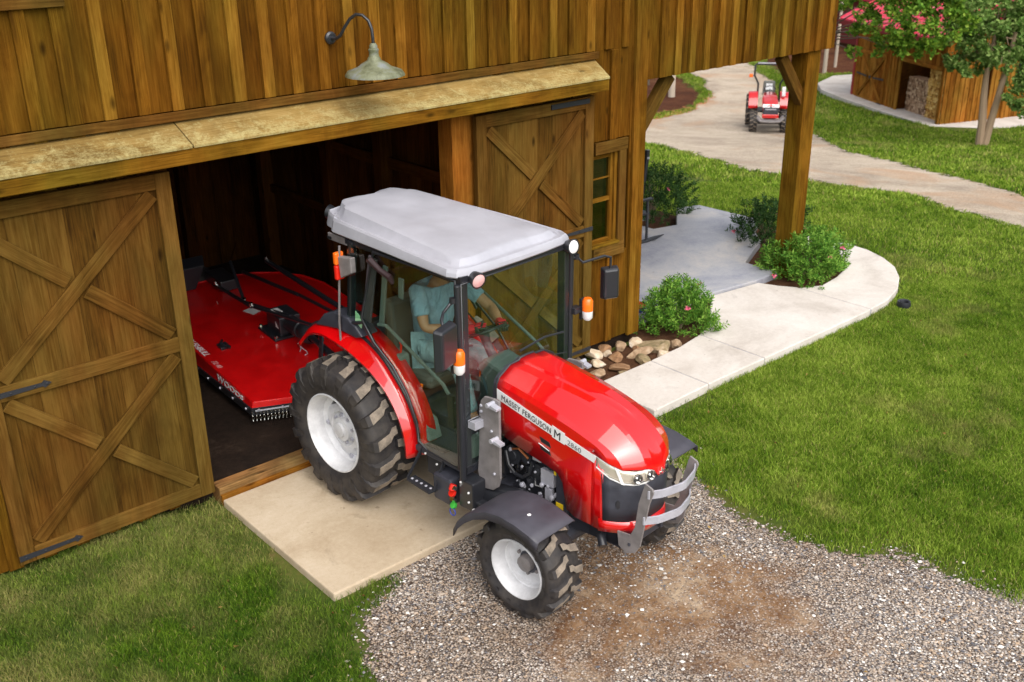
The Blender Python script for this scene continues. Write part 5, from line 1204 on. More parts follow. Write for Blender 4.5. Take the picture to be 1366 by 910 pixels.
b = MB(); b.tube([V(-.38, 0, 1.28)+Vector((-.05*math.sin(a)*-1, math.cos(a)*.18, math.sin(a)*.12)) for a in np.linspace(0, 2*math.pi, 17)], .014, 6); b.tube(PV((-.25, 0, 1.1), (-.38, 0, 1.28)), .025, 6); b.build('steering_wheel', M['black'], t2)
b = MB(); b.prism([V(-.45, -.40, 1.05), V(-.45, -.52, 1.05), V(-.5, -.52, 1.35), V(-.5, -.40, 1.35)], V(.05, 0, 0)); b.build('fender_reflection', M['clear'], t2, bevel=.02)  # added pale panel, imitates a bluish-white reflection at the fender

# ================================================================ shed, woodpile
SA, SB, SC = Vector((31.2, 13.35, -2.16)), Vector((28.42, 8.58, -2.16)), Vector((34.5, 6.4, -2.16))
sdv = (SB-SA).normalized(); LS = (SB-SA).length; sn = Vector((-sdv.y, sdv.x, 0)) * -1
if sn.dot(CAM-SA) < 0: sn = -sn
sh = empty('shed', (0, 0, 0), label='low golden wooden shed with crossed door and red roof beyond the lawn', cat='shed')
def sp2(s, z, o=0): return SA+sdv*s+Vector((0, 0, z))+sn*o
b = MB(); x = 0
while x < 2.92: b.board(sp2(x+.1, 0), sp2(x+.1, 2.65), .19, .03, sn); x += .2
x = 2.95
while x < LS-.05: b.board(sp2(x+.1, 1.72), sp2(x+.1, 2.65), .19, .03, sn); x += .2
for s_ in (2.95, LS-.05): b.board(sp2(s_, 0, .03), sp2(s_, 2.65, .03), .14, .04, sn)
x = 2.35
while x < 2.95: b.board(sp2(x, 0, .03), sp2(x, 2.65, .03), .05, .03, sn); x += .2
b.board(sp2(2.9, 1.72, .03), sp2(LS, 1.72, .03), .12, .04, sn)
rv = (SC-SB).normalized(); rn = Vector((-rv.y, rv.x, 0)); rn = rn if rn.dot(CAM-SB) > 0 else -rn
LR = (SC-SB).length; x = 0
while x < LR: b.board(SB+rv*(x+.1), SB+rv*(x+.1)+Vector((0, 0, 2.65)), .19, .03, rn); b.board(SB+rv*(x+.2)+rn*.03, SB+rv*(x+.2)+rn*.03+Vector((0, 0, 2.6)), .05, .025, rn); x += .2
b.build('wall', M['shedwood'], sh)
bk = SA+rv*5; b = MB(); b.prism([SA+Vector((0, 0, 0)), SA+rv*6, SA+rv*6+Vector((0, 0, 2.65)), SA+Vector((0, 0, 2.65))], -sdv*-.05); b.prism([SC, SC-sdv*LS, SC-sdv*LS+Vector((0, 0, 2.65)), SC+Vector((0, 0, 2.65))], rv*.05)
b.prism([sp2(2.9, 0, -1.6), sp2(LS-.05, 0, -1.6), sp2(LS-.05, 2.5, -1.6), sp2(2.9, 2.5, -1.6)], sn*-.03); b.prism([sp2(2.9, 0, -.02), sp2(2.9, 0, -1.6), sp2(2.9, 2.5, -1.6), sp2(2.9, 2.5, -.02)], sdv*-.03)
b.build('inner_wall', M['inwood'], sh)
b = MB(); b.board(SB+rv*2.45+rn*.06, SB+rv*2.45+rn*.06+Vector((0, 0, 2.5)), .12, .03, rn); b.build('corner_trim', M['shedwood'], sh)
b = MB(); b.board(SB+rv*3.5+rn*.04+Vector((0, 0, .9)), SB+rv*3.5+rn*.04+Vector((0, 0, 2.0)), 1.3, .03, rn); b.build('opening_shade_board', M['black'], sh)  # flat black board on the wall, its colour imitates the shade inside an opening
b = MB(); b.board(sp2(-.06, 0, .01), sp2(-.06, 2.65, .01), .12, .04, sn); b.build('red_corner', mat('barn_red_trim', (.30, .02, .02), .6), sh)
sdr = empty('door', sp2(.25, 0, .04)); sdr.parent = sh; o0 = sp2(.25, 0, .04)
b = MB(); w_ = 1.85; h_ = 1.72
P = lambda s, z: sdv*s+Vector((0, 0, z))
for (p, q) in ((P(.06, 0), P(.06, h_)), (P(w_-.06, 0), P(w_-.06, h_)), (P(.12, h_-.06), P(w_-.12, h_-.06)), (P(.12, .06), P(w_-.12, .06))): b.board(p, q, .12, .03, sn)
b.board(P(.1, .1), P(w_-.1, h_-.1), .09, .045, sn); b.board(P(w_-.1, .1), P(.1, h_-.1), .09, .04, sn)
b.build('cross_frame', M['shedwood'], sdr)
b = MB(); b.board(P(.0, h_*.52)+sn*.05, P(.7, h_*.50)+sn*.05, .06, .012, sn); b.board(P(w_, h_*.52)+sn*.05, P(w_-.7, h_*.50)+sn*.05, .06, .012, sn); b.lathe([(0, .06), (.02, .05), (.021, 0)], P(w_/2, h_/2)+sn*.05, sn, 12); b.board(P(w_-.3, .06)+sn*.05, P(w_, .06)+sn*.05, .06, .012, sn); b.build('iron_straps', M['iron'], sdr)
t2.scale = (.9, .9, .9)
M['redroof'] = mat('red_metal_roof', (.55, .035, .075), .35, .1, .2)
b = MB(); rr0 = sp2(-.5, 2.62, .55); rr1 = sp2(LS+.3, 2.62, .55); up_ = -sn*4.2+Vector((0, 0, 1.9))
b.prism([rr0, rr1, rr1+up_, rr0+up_], Vector((0, 0, .06)))
k = 0.0
while k < LS+.8: b.board(rr0+sdv*k+Vector((0, 0, .06)), rr0+sdv*k+up_+Vector((0, 0, .06)), .04, .03, sn*.4+Vector((0, 0, 1))); k += .4
rf = b.build('roof', M['redroof'], sh)
b = MB(); b.board(rr0+Vector((0, 0, -.06)), rr1+Vector((0, 0, -.06)), .16, .04, sn); b.build('fascia', mat('dark_red_fascia', (.18, .01, .015), .5), rf)
# logs: cut ends facing out
def logs(name, s0, s1, z0, z1, off, colf, label):
    b = MB(); z = z0
    while z < z1:
        s = s0+random.random()*.05
        while s < s1:
            r = random.uniform(.035, .065); n_ = random.choice((5, 6, 7)); a0 = random.random()*6
            pts = [sp2(s, z, off+random.uniform(-.04, .03))+sdv*math.cos(a0+2*math.pi*k/n_)*r*random.uniform(.8, 1.1)+Vector((0, 0, 1))*math.sin(a0+2*math.pi*k/n_)*r*random.uniform(.8, 1.1) for k in range(n_)]
            c = sum((p.dot(sn) for p in pts))/n_; pts = [p+sn*(c-p.dot(sn)) for p in pts]
            b.prism(pts, sn*-.4); s += r*1.75
        z += .082
    m = mat(name+'_wood', colf[1], .9); g = NG(m); geo = g.n('NewGeometry'); g.l(g.ramp(geo.outputs['Random Per Island'], [(0, colf[0]), (.5, colf[1]), (1, colf[2])]), g.b.inputs['Base Color'])
    o = b.build('firewood_stack', m); tag(o, label, 'firewood', kind='stuff'); return o
logs('grey_logs', 3.08, 4.25, .05, 1.15, -.25, ((.16, .085, .045), (.42, .265, .16), (.60, .43, .29)), 'grey weathered firewood logs stacked low in the open shed bay')
logs('gold_logs', 4.32, 5.35, .05, 1.68, -.22, ((.30, .13, .02), (.62, .36, .09), (.80, .55, .20)), 'tall golden split firewood stack at the right of the shed bay')

# ================================================================ planting
def leaf_mat(name, a, b_, c, rough=.55, trans=.25):
    m = mat(name, b_, rough, spec=.15); g = NG(m); geo = g.n('NewGeometry'); oc = g.n('TexCoord').outputs['Object']
    f = g.math('ADD', g.math('MULTIPLY', geo.outputs['Random Per Island'], .6), g.math('MULTIPLY', g.noise(oc, 1.6, 4, .6), .5))
    col = g.ramp(f, [(.2, a), (.5, b_), (.85, c)]); g.l(col, g.b.inputs['Base Color'])
    tr_ = g.n('BsdfTranslucent'); g.l(col, tr_.inputs[0]); mx = g.n('MixShader'); mx.inputs[0].default_value = trans
    out = [n for n in m.node_tree.nodes if n.type == 'OUTPUT_MATERIAL'][0]
    g.l(g.b.outputs[0], mx.inputs[1]); g.l(tr_.outputs[0], mx.inputs[2]); g.l(mx.outputs[0], out.inputs[0]); return m
M['leafbush'] = leaf_mat('shrub_leaf', (.035, .11, .010), (.095, .24, .025), (.24, .40, .06))
M['leafdark'] = leaf_mat('dark_shrub_leaf', (.010, .030, .006), (.022, .065, .012), (.06, .12, .03))
M['leafoak'] = leaf_mat('oak_leaf', (.055, .12, .020), (.13, .24, .045), (.30, .40, .12))
M['leafmyrtle'] = leaf_mat('myrtle_leaf', (.040, .11, .010), (.12, .25, .022), (.28, .40, .05))
def leaf_cloud(b, pts, nrm, L, Wd, m=0):
    """pts (N,3), one folded leaf each"""
    for p, n_ in zip(pts, nrm):
        d = Vector(n_).normalized(); s_ = d.orthogonal(); s_.rotate(Matrix.Rotation(random.random()*6.28, 3, d)); s_.normalize()
        l = L*random.uniform(.6, 1.25); w = Wd*random.uniform(.7, 1.2); p = Vector(p); dr = (d+s_*random.uniform(-.4, .4)).normalized()
        q = dr.cross(s_).normalized(); i = b.add([p, p+dr*l*.5+s_*w-q*w*.3, p+dr*l, p+dr*l*.5-s_*w-q*w*.3]); b.face((i, i+1, i+2), m); b.face((i, i+2, i+3), m)
def shrub(name, c, rx, ry, rz, n, L, label, flowers=8, m='leafbush', base=0.0):
    e = empty(name, (c[0], c[1], c[2]), label=label, cat='shrub', group='flowering shrubs round the patio')
    b = MB()
    for i in range(16):
        a = random.random()*6.28; r = random.random()*.7; tip = Vector((math.cos(a)*r*rx, math.sin(a)*r*ry, rz*random.uniform(.5, .95))); b.tube([(tip.x*.15, tip.y*.15, -.03), (tip.x*.6, tip.y*.6, tip.z*.5), tip], [.010, .007, .003], 5)
    b.build('stems', M['bark'], e)
    b = MB(); P = []; N = []
    # sprigs: leaves whorled round upright shoots
    ns = n//14
    for i in range(ns):
        a = random.random()*6.28; h = random.random(); r = (random.random()**.4)*(1-.45*h**2.4)
        bump_ = 1+.22*math.sin(a*3+c[0])+.17*math.sin(a*5+h*6)+.08*math.sin(a*11)
        x, y, z = math.cos(a)*r*rx*bump_, math.sin(a)*r*ry*bump_, rz*(.04+.96*h*(1-.25*r*r))*random.uniform(.85, 1.1)
        dirv = Vector((x*.9/rx, y*.9/ry, .9)).normalized()
        for k in range(14):
            t = k/14*.11; ang = k*2.4; o_ = dirv.orthogonal(); o_.rotate(Matrix.Rotation(ang, 3, dirv)); p = Vector((x, y, z))+dirv*t
            P.append(p); N.append(o_*.8+dirv*.7)
    leaf_cloud(b, P, N, L, L*.17); b.build('foliage', M[m], e)
    if flowers:
        b = MB()
        for i in range(flowers):
            a = random.random()*6.28; h = random.uniform(.2, 1.0); r = 1.0*(1-.4*h**2); p = Vector((math.cos(a)*r*rx*1.05, math.sin(a)*r*ry*1.05, rz*h*1.02))
            for k in range(9):
                d = Vector((random.gauss(0, 1), random.gauss(0, 1), random.gauss(0, 1)+.4)).normalized(); s_ = d.orthogonal().normalized()*.014; i0 = b.add([p, p+d*.025+s_, p+d*.040, p+d*.025-s_]); b.face((i0, i0+1, i0+2, i0+3))
        b.build('flowers', M['bush_flower'], e)
    return e
shrub('shrub', (5.70, -.10, .03), .43, .38, .50, 7600, .052, 'bright green shrub between the rock bed and the walkway corner', 3)
shrub('shrub', (8.32, -.04, .03), .60, .44, .54, 10500, .055, 'widest shrub with pink flowers in front of the porch post foot', 9)
shrub('shrub', (9.15, 1.15, .03), .62, .45, .55, 5200, .055, 'low darker shrub just behind the porch post at the patio edge', 3, 'leafdark')
shrub('shrub', (8.9, 3.15, .03), .68, .6, .72, 7600, .055, 'dark green shrub beside the black pole at the far patio end', 4, 'leafdark')

def rock(p, rx, ry, rz, col, label):
    bm = bmesh.new(); bmesh.ops.create_icosphere(bm, subdivisions=2, radius=1); sd_ = random.random()*50
    cuts = [(Vector((random.gauss(0, 1), random.gauss(0, 1), random.gauss(0, 1))).normalized(), random.uniform(.45, .78)) for _ in range(11)]
    for v in bm.verts:
        for n_, d in cuts:
            k = v.co.dot(n_)-d
            if k > 0: v.co -= n_*k
        v.co = Vector((v.co.x*rx, v.co.y*ry, v.co.z*rz))
    me = bpy.data.meshes.new('rock'); bm.to_mesh(me); bm.free(); me.materials.append(col)
    o = bpy.data.objects.new('rock', me); COL.objects.link(o); o.location = (p[0], p[1], p[2]); o.rotation_euler = (random.uniform(-.2, .2), random.uniform(-.2, .2), random.random()*6)
    for q in me.polygons: q.use_smooth = False
    md = o.modifiers.new('b', 'BEVEL'); md.width = min(rx, rz)*.07; md.segments = 1
    return tag(o, label, 'rock', group='rocks in the bed at the barn corner')
def stone_mat(n_, a, b_, c):
    m = mat(n_, b_, .85); g = NG(m); oc = g.n('TexCoord').outputs['Object']; f = g.noise(oc, 9, 7, .7, .5); g.l(g.ramp(f, [(.32, a), (.5, b_), (.68, c)]), g.b.inputs['Base Color']); g.bump(g.noise(oc, 30, 6, .7), .008, .7); return m
RK = {'tan': stone_mat('tan_stone', (.18, .11, .06), (.33, .22, .13), (.46, .35, .25)), 'cream': stone_mat('cream_stone', (.36, .26, .16), (.54, .43, .31), (.68, .60, .50)),
      'brown': stone_mat('brown_stone', (.14, .07, .035), (.28, .15, .07), (.38, .24, .14)), 'mossy': stone_mat('mossy_stone', (.12, .11, .05), (.26, .19, .10), (.42, .32, .22))}
RX = [((4.42, -.02), .13, .12, .10, 'cream', 'pale cream boulder nearest the bottom of the right barn door'), ((4.62, .0), .10, .08, .07, 'brown', 'small brown rock touching the barn wall beside the cream boulder'),
      ((4.78, -.08), .09, .08, .06, 'tan', 'tan rock against the wall foot under the window'), ((4.98, -.12), .10, .09, .07, 'cream', 'light rock at the barn corner board foot'),
      ((5.05, -.35), .25, .17, .09, 'mossy', 'largest flat mossy brown slab rock in the bed'), ((5.28, -.44), .09, .08, .085, 'tan', 'rounded tan rock at the shrub end of the bed beside the walkway'),
      ((4.80, -.34), .17, .08, .06, 'tan', 'long tan rock lying between the cream boulder and the mossy slab'), ((4.55, -.24), .12, .09, .07, 'brown', 'reddish brown rock in front of the cream boulder'),
      ((4.70, -.50), .20, .10, .06, 'mossy', 'flat grey-brown rock along the walkway edge'), ((4.98, -.52), .09, .07, .06, 'cream', 'small white rock beside the walkway between two flat rocks'),
      ((4.28, -.22), .11, .09, .06, 'cream', 'whitish rock next to the tractor bracket'), ((4.38, -.42), .20, .13, .05, 'brown', 'wide flat brown rock at the near end of the bed'),
      ((4.10, -.40), .12, .10, .06, 'tan', 'tan rock at the near tip of the bed behind the red bonnet'), ((4.20, .0), .07, .06, .05, 'tan', 'pebble-sized tan rock under the door edge'),
      ((4.88, .02), .06, .05, .04, 'tan', 'tiny tan rock between wall and light rock'), ((4.55, -.10), .06, .05, .05, 'cream', 'tiny pale rock squeezed behind the cream boulder'),
      ((5.20, -.60+.02), .06, .05, .04, 'brown', 'little brown rock on the walkway edge by the shrub'), ((4.9, -.22), .08, .06, .05, 'brown', 'small rusty rock above the mossy slab'),
      ((4.30, -.55), .09, .06, .05, 'mossy', 'dark mossy rock at the walkway edge near the tractor'), ((4.05, -.15), .10, .08, .06, 'brown', 'brown rock in the shadow beside the tractor bonnet')]
for (x, y), rx, ry, rz, c, lb in RX: rock((x, y, .035+rz*.30), rx*1.10, ry*1.10, rz*1.0, RK[c], lb)
b = MB(); b.lathe([(0, .06), (.06, .085), (.11, .075), (.10, .055), (.02, .04), (.02, 0)], (8.22, -1.50, -.01), (0, 0, 1), 16); o = b.build('garden_light', M['iron'], None); smooth_angle(o); tag(o, 'small dark ground light cap sitting in the lawn beyond the walkway', 'ground light')
# bowl by the corner
b = MB(); b.lathe([(0, .07), (.0, .085), (.05, .105), (.055, .10)], (5.60, .44, .121), (0, 0, 1), 28); bw = b.build('bowl', M['blue']); smooth_angle(bw, 40); tag(bw, 'blue and orange pet bowl on the patio at the barn corner', 'bowl')
b = MB(); b.lathe([(.055, .106), (.075, .112), (.08, .106), (.06, .095), (.02, .08), (.02, 0)], (5.60, .44, .121), (0, 0, 1), 28); smooth_angle(b.build('bowl_rim', mat('terracotta_glaze', (.45, .09, .03), .35), bw), 40)
# black leaning pole at the far end of the patio
pl = empty('stand', (8.45, 3.02, .12), label='black leaning metal pole with thin wire stays behind the barn corner', cat='metal stand')
b = MB(); b.tube([(0, 0, 0), (.10, .0, .62), (.14, .0, .95)], [.030, .034, .036], 10); b.tube([(.14, 0, .95), (.145, 0, 1.02)], .040, 10); smooth_angle(b.build('pole', M['black'], pl), 50)
b = MB(); b.tube([(-.12, 0, 1.0), (.02, 0, .75), (.08, 0, .45)], .006, 5); b.tube([(-.14, 0, .98), (-.14, 0, .5), (.08, 0, .4)], .006, 5); b.build('stay_wire', M['iron'], pl)
b = MB(); b.lathe([(0, .16), (.02, .15), (.03, .03)], (0, 0, 0), (0, 0, 1), 20); b.build('base_plate', M['black'], pl)
b = MB(); b.tube([(.139, 0, .89), (.141, 0, .92)], .039, 10); b.build('collar', M['silver'], pl)
# rocking chair on the patio, mostly behind the barn corner
rc_ = empty('rocking_chair', (7.44, 2.40, .12), math.radians(-5), label='black rocking chair on the patio, only its runner tips showing past the barn corner', cat='rocking chair')
for y in (-.25, .25):
    b = MB(); b.tube([(-.45, y, .09), (-.2, y, .03), (.1, y, .02), (.38, y, .035), (.56, y, .05)], [.012, .024, .028, .030, .006], 8); smooth_angle(b.build('runner', M['black'], rc_))
for x, y in ((-.2, -.25), (-.2, .25), (.22, -.25), (.22, .25)): b = MB(); b.tube([(x, y, .03), (x, y, .62 if x > 0 else .42)], .02, 8); b.build('leg', M['black'], rc_)
b = MB(); b.box((-.25, -.26, .40), (.26, .26, .44)); b.build('seat', M['black'], rc_, bevel=.01)
b = MB()
for y in np.linspace(-.22, .22, 7): b.board((-.22, y, .44), (-.42, y, 1.1), .04, .015, (1, 0, 0))
b.box((-.45, -.25, 1.08), (-.40, .25, 1.16)); b.build('backrest', M['black'], rc_)
for y in (-.27, .27): b = MB(); b.box((-.30, y-.03, .62), (.28, y+.03, .645)); b.build('armrest', M['black'], rc_, bevel=.005)

# ---------------------------------------------------------------- trees
def tree(name, base, trunks, blobs, nleaf, L, m, label, bark=None, flowers=None, group=None, lw=.38):
    e = empty(name, base, label=label, cat='tree', group=group); B = bark or M['bark']
    b = MB()
    for pts, r0, r1 in trunks:
        k = len(pts); b.tube(pts, [r0+(r1-r0)*i/(k-1) for i in range(k)], 9)
    for c, r in blobs:      # limbs to the crown clumps
        t_ = min(trunks, key=lambda q: (Vector(q[0][-1])-Vector(c)).length)[0]; s0 = Vector(t_[-2]).lerp(Vector(t_[-1]), random.random()*.8); c = Vector(c)
        b.tube([s0, s0.lerp(c, .5)+Vector((random.uniform(-.1, .1), random.uniform(-.1, .1), .12)), c], [.026, .014, .005], 6)
    b.build('trunk', B, e)
    b = MB(); tot = sum(r[0]*r[1] if isinstance(r, tuple) else r*r for _, r in blobs); P = []; N = []
    for c, r in blobs:
        k = int(nleaf*(r[0]*r[1] if isinstance(r, tuple) else r*r)/tot)
        rr = r if isinstance(r, tuple) else (r, r*.75)
        # sub-clumps make the outline uneven
        subs = []
        for _ in range(max(6, k//55)):
            a = random.random()*6.28; z = random.uniform(-.8, 1); q = math.sqrt(max(0, 1-z*z))*random.uniform(.5, 1.05); subs.append((Vector(c)+Vector((math.cos(a)*q*rr[0], math.sin(a)*q*rr[0], z*rr[1])), random.uniform(.10, .24)*rr[0]**.5))
        for i in range(k):
            cc, sr = random.choice(subs); d = Vector((random.gauss(0, 1), random.gauss(0, 1), random.gauss(0, .7))).normalized()*sr*random.random()**.4; P.append(cc+d); N.append(Vector((random.gauss(0, 1), random.gauss(0, 1), random.gauss(-.1, .7))))
    leaf_cloud(b, P, N, L, L*lw); b.build('crown', M[m], e)
    if flowers:
        b = MB(); P = []; N = []
        for c, r in flowers:
            for i in range(int(3*r)): d = Vector((random.gauss(0, 1), random.gauss(0, 1), random.gauss(0, 1)))*r*.35; P.append(Vector(c)+d); N.append(Vector((random.gauss(0, 1), random.gauss(0, 1), random.gauss(0, 1))))
        leaf_cloud(b, P, N, .085, .035); b.build('blossom', M['bush_flower'], e)
    return e
# helper: place by view direction at a chosen distance (real 3-D positions)
def at(px, py, dist):
    d = rt*((px-683)/FPX)+up*(-(py-455)/FPX)+fw; d.normalize(); return CAM+d*dist
def loc_(px, py, dist, base): return tuple(at(px, py, dist)-Vector(base))
tb = Vector((24.86, 5.54, T(24.86, 5.54)))
bl = [(loc_(1325, 40, 31.0, tb), (1.1, .9)), (loc_(1300, 85, 30.4, tb), (.55, .32)), (loc_(1345, 60, 30.4, tb), (.8, .5)), (loc_(1275, 80, 30.8, tb), (.35, .25)), (loc_(1290, 70, 30.8, tb), (.65, .5)), (loc_(1360, 75, 31.2, tb), (.7, .6)), (loc_(1350, 10, 31.6, tb), (1.0, .8)), (loc_(1295, 20, 31.5, tb), (.7, .6)), (loc_(1275, 48, 30.6, tb), (.45, .38)), (loc_(1335, 85, 30.5, tb), (.45, .3)), (loc_(1390, 40, 31.5, tb), (.9, .8)), (loc_(1340, -30, 32, tb), (1.2, .9)), (loc_(1370, -60, 32, tb), (1.2, .9))]
tree('twin_trunk_tree', tb, [([(0, 0, -.1), (-.03, .02, .6), (-.02, .1, 1.3), (.0, .15, 2.1), (.1, .1, 2.9)], .13, .05), ([(.03, -.08, -.1), (.05, -.14, .5), (.06, -.24, 1.3), (.06, -.33, 2.1), (.08, -.4, 3.0)], .12, .05)], bl, 17000, .12, 'leafoak', 'young twin-trunk tree on the lawn in front of the shed', bark=mat('tan_bark', (.33, .23, .15), .9))
tb2 = Vector((25.6, 3.3, T(25.6, 3.3)))
tree('leafy_shrub_tree', tb2, [([(0, 0, -.1), (0, .1, .8), (.1, .2, 1.4)], .06, .02)], [(loc_(1362, 128, 31.0, tb2), (.5, .3)), (loc_(1355, 112, 31, tb2), (.35, .25)), (loc_(1380, 105, 31, tb2), (.6, .5)), (loc_(1372, 145, 31, tb2), (.45, .22))], 1500, .12, 'leafoak', 'green sapling at the right edge of the picture beside the shed')
tb3 = Vector((21.5, 4.6, T(21.5, 4.6)))
# flowering tree whose branches hang in from above
mb = Vector((26.6, 12.6, T(26.6, 12.6)))
bl = [(loc_(1158, 45, 29.5, mb), (.50, .5)), (loc_(1190, 30, 29.0, mb), (.9, .7)), (loc_(1235, 25, 28.6, mb), (.9, .75)), (loc_(1265, 15, 28.6, mb), (.7, .6)), (loc_(1180, 62, 29.0, mb), (.42, .3)), (loc_(1140, 8, 29.5, mb), (.4, .3)), (loc_(1215, 62, 28.6, mb), (.42, .28)), (loc_(1140, 68, 29.5, mb), (.22, .18)), (loc_(1240, 58, 28.5, mb), (.4, .25)), (loc_(1200, -15, 29, mb), (1.2, .5)), (loc_(1200, -50, 29, mb), (1.6, .6)), (loc_(1260, -40, 29, mb), (1.4, .6))]
fl = [(loc_(1165, 12, 28.4, mb), .6), (loc_(1185, 22, 28.2, mb), .5), (loc_(1205, 10, 28.0, mb), .6), (loc_(1232, 18, 27.9, mb), .5), (loc_(1168, 26, 28.4, mb), .35), (loc_(1250, 8, 27.9, mb), .5), (loc_(1140, 22, 28.9, mb), .35), (loc_(1215, 28, 27.8, mb), .4), (loc_(1190, 40, 28.0, mb), .3), (loc_(1160, 45, 28.3, mb), .25)]
tree('flowering_tree', mb, [([(0, 0, -.1), (.05, .0, 1.2), (-.1, -.3, 2.4), (-.3, -1.0, 3.2)], .07, .035), ([(.05, .1, -.1), (.1, .1, 1.5), (0, -.2, 2.9), (-.2, -.8, 3.9)], .06, .03)], bl, 12500, .115, 'leafmyrtle', 'flowering tree with pink blossoms hanging over the shed roof', flowers=fl, bark=mat('dark_bark', (.09, .065, .045), .9))
# woodland behind: separate trunks one can tell apart
M['trunkpale'] = mat('pale_trunk', (.45, .38, .30), .9); M['trunkdark'] = mat('dark_trunk', (.10, .075, .055), .9)
TX = [(26.8, 18.1, .13, 'pale', 'pale bare trunk standing clear of the others left of the far road'), (28.3, 20.6, .06, 'dark', 'thin dark trunk just right of the pale bare trunk'), (27.0, 20.6, .05, 'dark', 'thin dark trunk right behind the pale bare trunk'), (25.6, 19.6, .05, 'dark', 'thin dark trunk just left of the pale bare trunk'), (29.6, 21.0, .07, 'dark', 'dark trunk nearest the bend of the far road'), (24.2, 19.2, .06, 'dark', 'dark trunk closest to the barn corner board'), (30.2, 23.4, .08, 'dark', 'stout dark trunk farthest back beside the far road'), (28.8, 23.0, .07, 'dark', 'dark trunk deep in the shade behind the thin trunks')]
gp = 'slim woodland trunks left of the far road'
for i, (x, y, r, k, lb) in enumerate(TX):
    tr_b = Vector((x, y, T(x, y))); h = 12+random.random()*2
    tree('woodland_tree', tr_b, [([(0, 0, -.1), (random.uniform(-.1, .1), random.uniform(-.1, .1), h*.4), (random.uniform(-.2, .2), random.uniform(-.2, .2), h*.85), (random.uniform(-.3, .3), random.uniform(-.3, .3), h)], r, r*.4)],
         [((random.uniform(-.8, .8), random.uniform(-.8, .8), h*random.uniform(.8, 1.1)), (1.5, 1.0)) for _ in range(3)], 500, .22, 'leafoak', lb, bark=M['trunkpale'] if k == 'pale' else M['trunkdark'], group=gp)
gp2 = 'trunks beyond the small tractor'
for px, py, r, dist, k, lb in ((1100, 92, .09, 47, 'pale', 'pale trunk seen just right of the porch post beyond the path'), (1114, 88, .07, 49, 'pale', 'thinner pale trunk to the right beneath the red roof'), (1106, 70, .1, 58, 'dark', 'dark trunk in the wood between the two pale trunks'), (1125, 68, .12, 60, 'dark', 'stout dark trunk under the red roof left of the shed'), (1050, 55, .1, 58, 'dark', 'dark trunk in the wood straight behind the small tractor')):
    p = at(px, py, dist); z = T(p.x, p.y)
    tree('woodland_tree', (p.x, p.y, z), [([(0, 0, -.1), (.05, 0, 3), (.15, .1, 11.5), (.2, .1, 13)], r, r*.5)], [((random.uniform(-.8, .8), random.uniform(-.8, .8), 13.5), (1.6, 1.1)) for _ in range(3)], 500, .25, 'leafoak', lb or 'dark trunk deep in the wood behind the small tractor', bark=M['trunkpale'] if k == 'pale' else M['trunkdark'], group=gp2)
# far-off wood, reads as one mass
b = MB(); P = []; N = []
for i in range(9000):
    a = random.uniform(.15, 1.35); R_ = random.uniform(62, 95); x = CAM.x+math.sin(a)*R_; y = CAM.y+math.cos(a)*R_; P.append((x, y, T(x, y)+random.uniform(.0, 9))); N.append((random.gauss(0, 1), random.gauss(0, 1), random.gauss(0, 1)))
leaf_cloud(b, P, N, 1.3, .55)
for i in range(150):
    a = random.uniform(.15, 1.35); R_ = random.uniform(58, 80); x = CAM.x+math.sin(a)*R_; y = CAM.y+math.cos(a)*R_; z = T(x, y); b.tube([(x, y, z), (x+random.uniform(-.3, .3), y, z+10)], [.16, .08], 6, 1)
o = b.build('woodland', [leaf_mat('far_leaf', (.02, .04, .01), (.05, .09, .02), (.10, .14, .04)), M['trunkdark']]); tag(o, 'dim far-off woodland behind the road and the shed', 'woodland', kind='stuff')
# a treeline across the open lawn to the right of the yard (seen mirrored in the windshield)
b = MB(); P = []; N = []
for i in range(7000):
    a = random.uniform(1.5, 2.9); R_ = random.uniform(34, 46); x = 3+math.sin(a)*R_; y = -3+math.cos(a)*R_; h = random.random(); P.append((x, y, T(x, y)+1.0+10*h)); N.append((random.gauss(0, 1), random.gauss(0, 1), random.gauss(0, 1)))
leaf_cloud(b, P, N, 1.2, .5)
for i in range(70):
    a = random.uniform(1.5, 2.9); R_ = random.uniform(33, 40); x = 3+math.sin(a)*R_; y = -3+math.cos(a)*R_; z = T(x, y); b.tube([(x, y, z), (x, y, z+9)], [.2, .1], 6, 1)
o = b.build('treeline', [M['leafmyrtle'], M['trunkdark']]); tag(o, 'row of trees across the lawn that the windshield reflects', 'trees', kind='stuff')
# red-roofed barn behind the shed
rb = empty('red_roof_barn', (0, 0, 0), label='distant barn with a crimson metal roof behind the flowering tree', cat='barn')
c0 = at(1150, 45, 56); c0.z = -2.4; e1_ = (at(1300, 30, 52)-at(1110, 40, 60)); e1_.z = 0; e1_.normalize(); nn = Vector((-e1_.y, e1_.x, 0)); nn = nn if nn.dot(CAM-c0) > 0 else -nn
a_ = c0-e1_*3.2
b = MB(); b.prism([a_, a_+e1_*16, a_+e1_*16+Vector((0, 0, 2.3)), a_+Vector((0, 0, 2.3))], -nn*.1); b.build('wall', mat('red_wall', (.16, .02, .02), .7), rb)
b = MB(); b.prism([a_+nn*.6+Vector((0, 0, 2.2)), a_+e1_*16+nn*.6+Vector((0, 0, 2.2)), a_+e1_*16-nn*5+Vector((0, 0, 5.2)), a_-nn*5+Vector((0, 0, 5.2))], Vector((0, 0, .1))); b.build('roof', M['redroof'], rb)

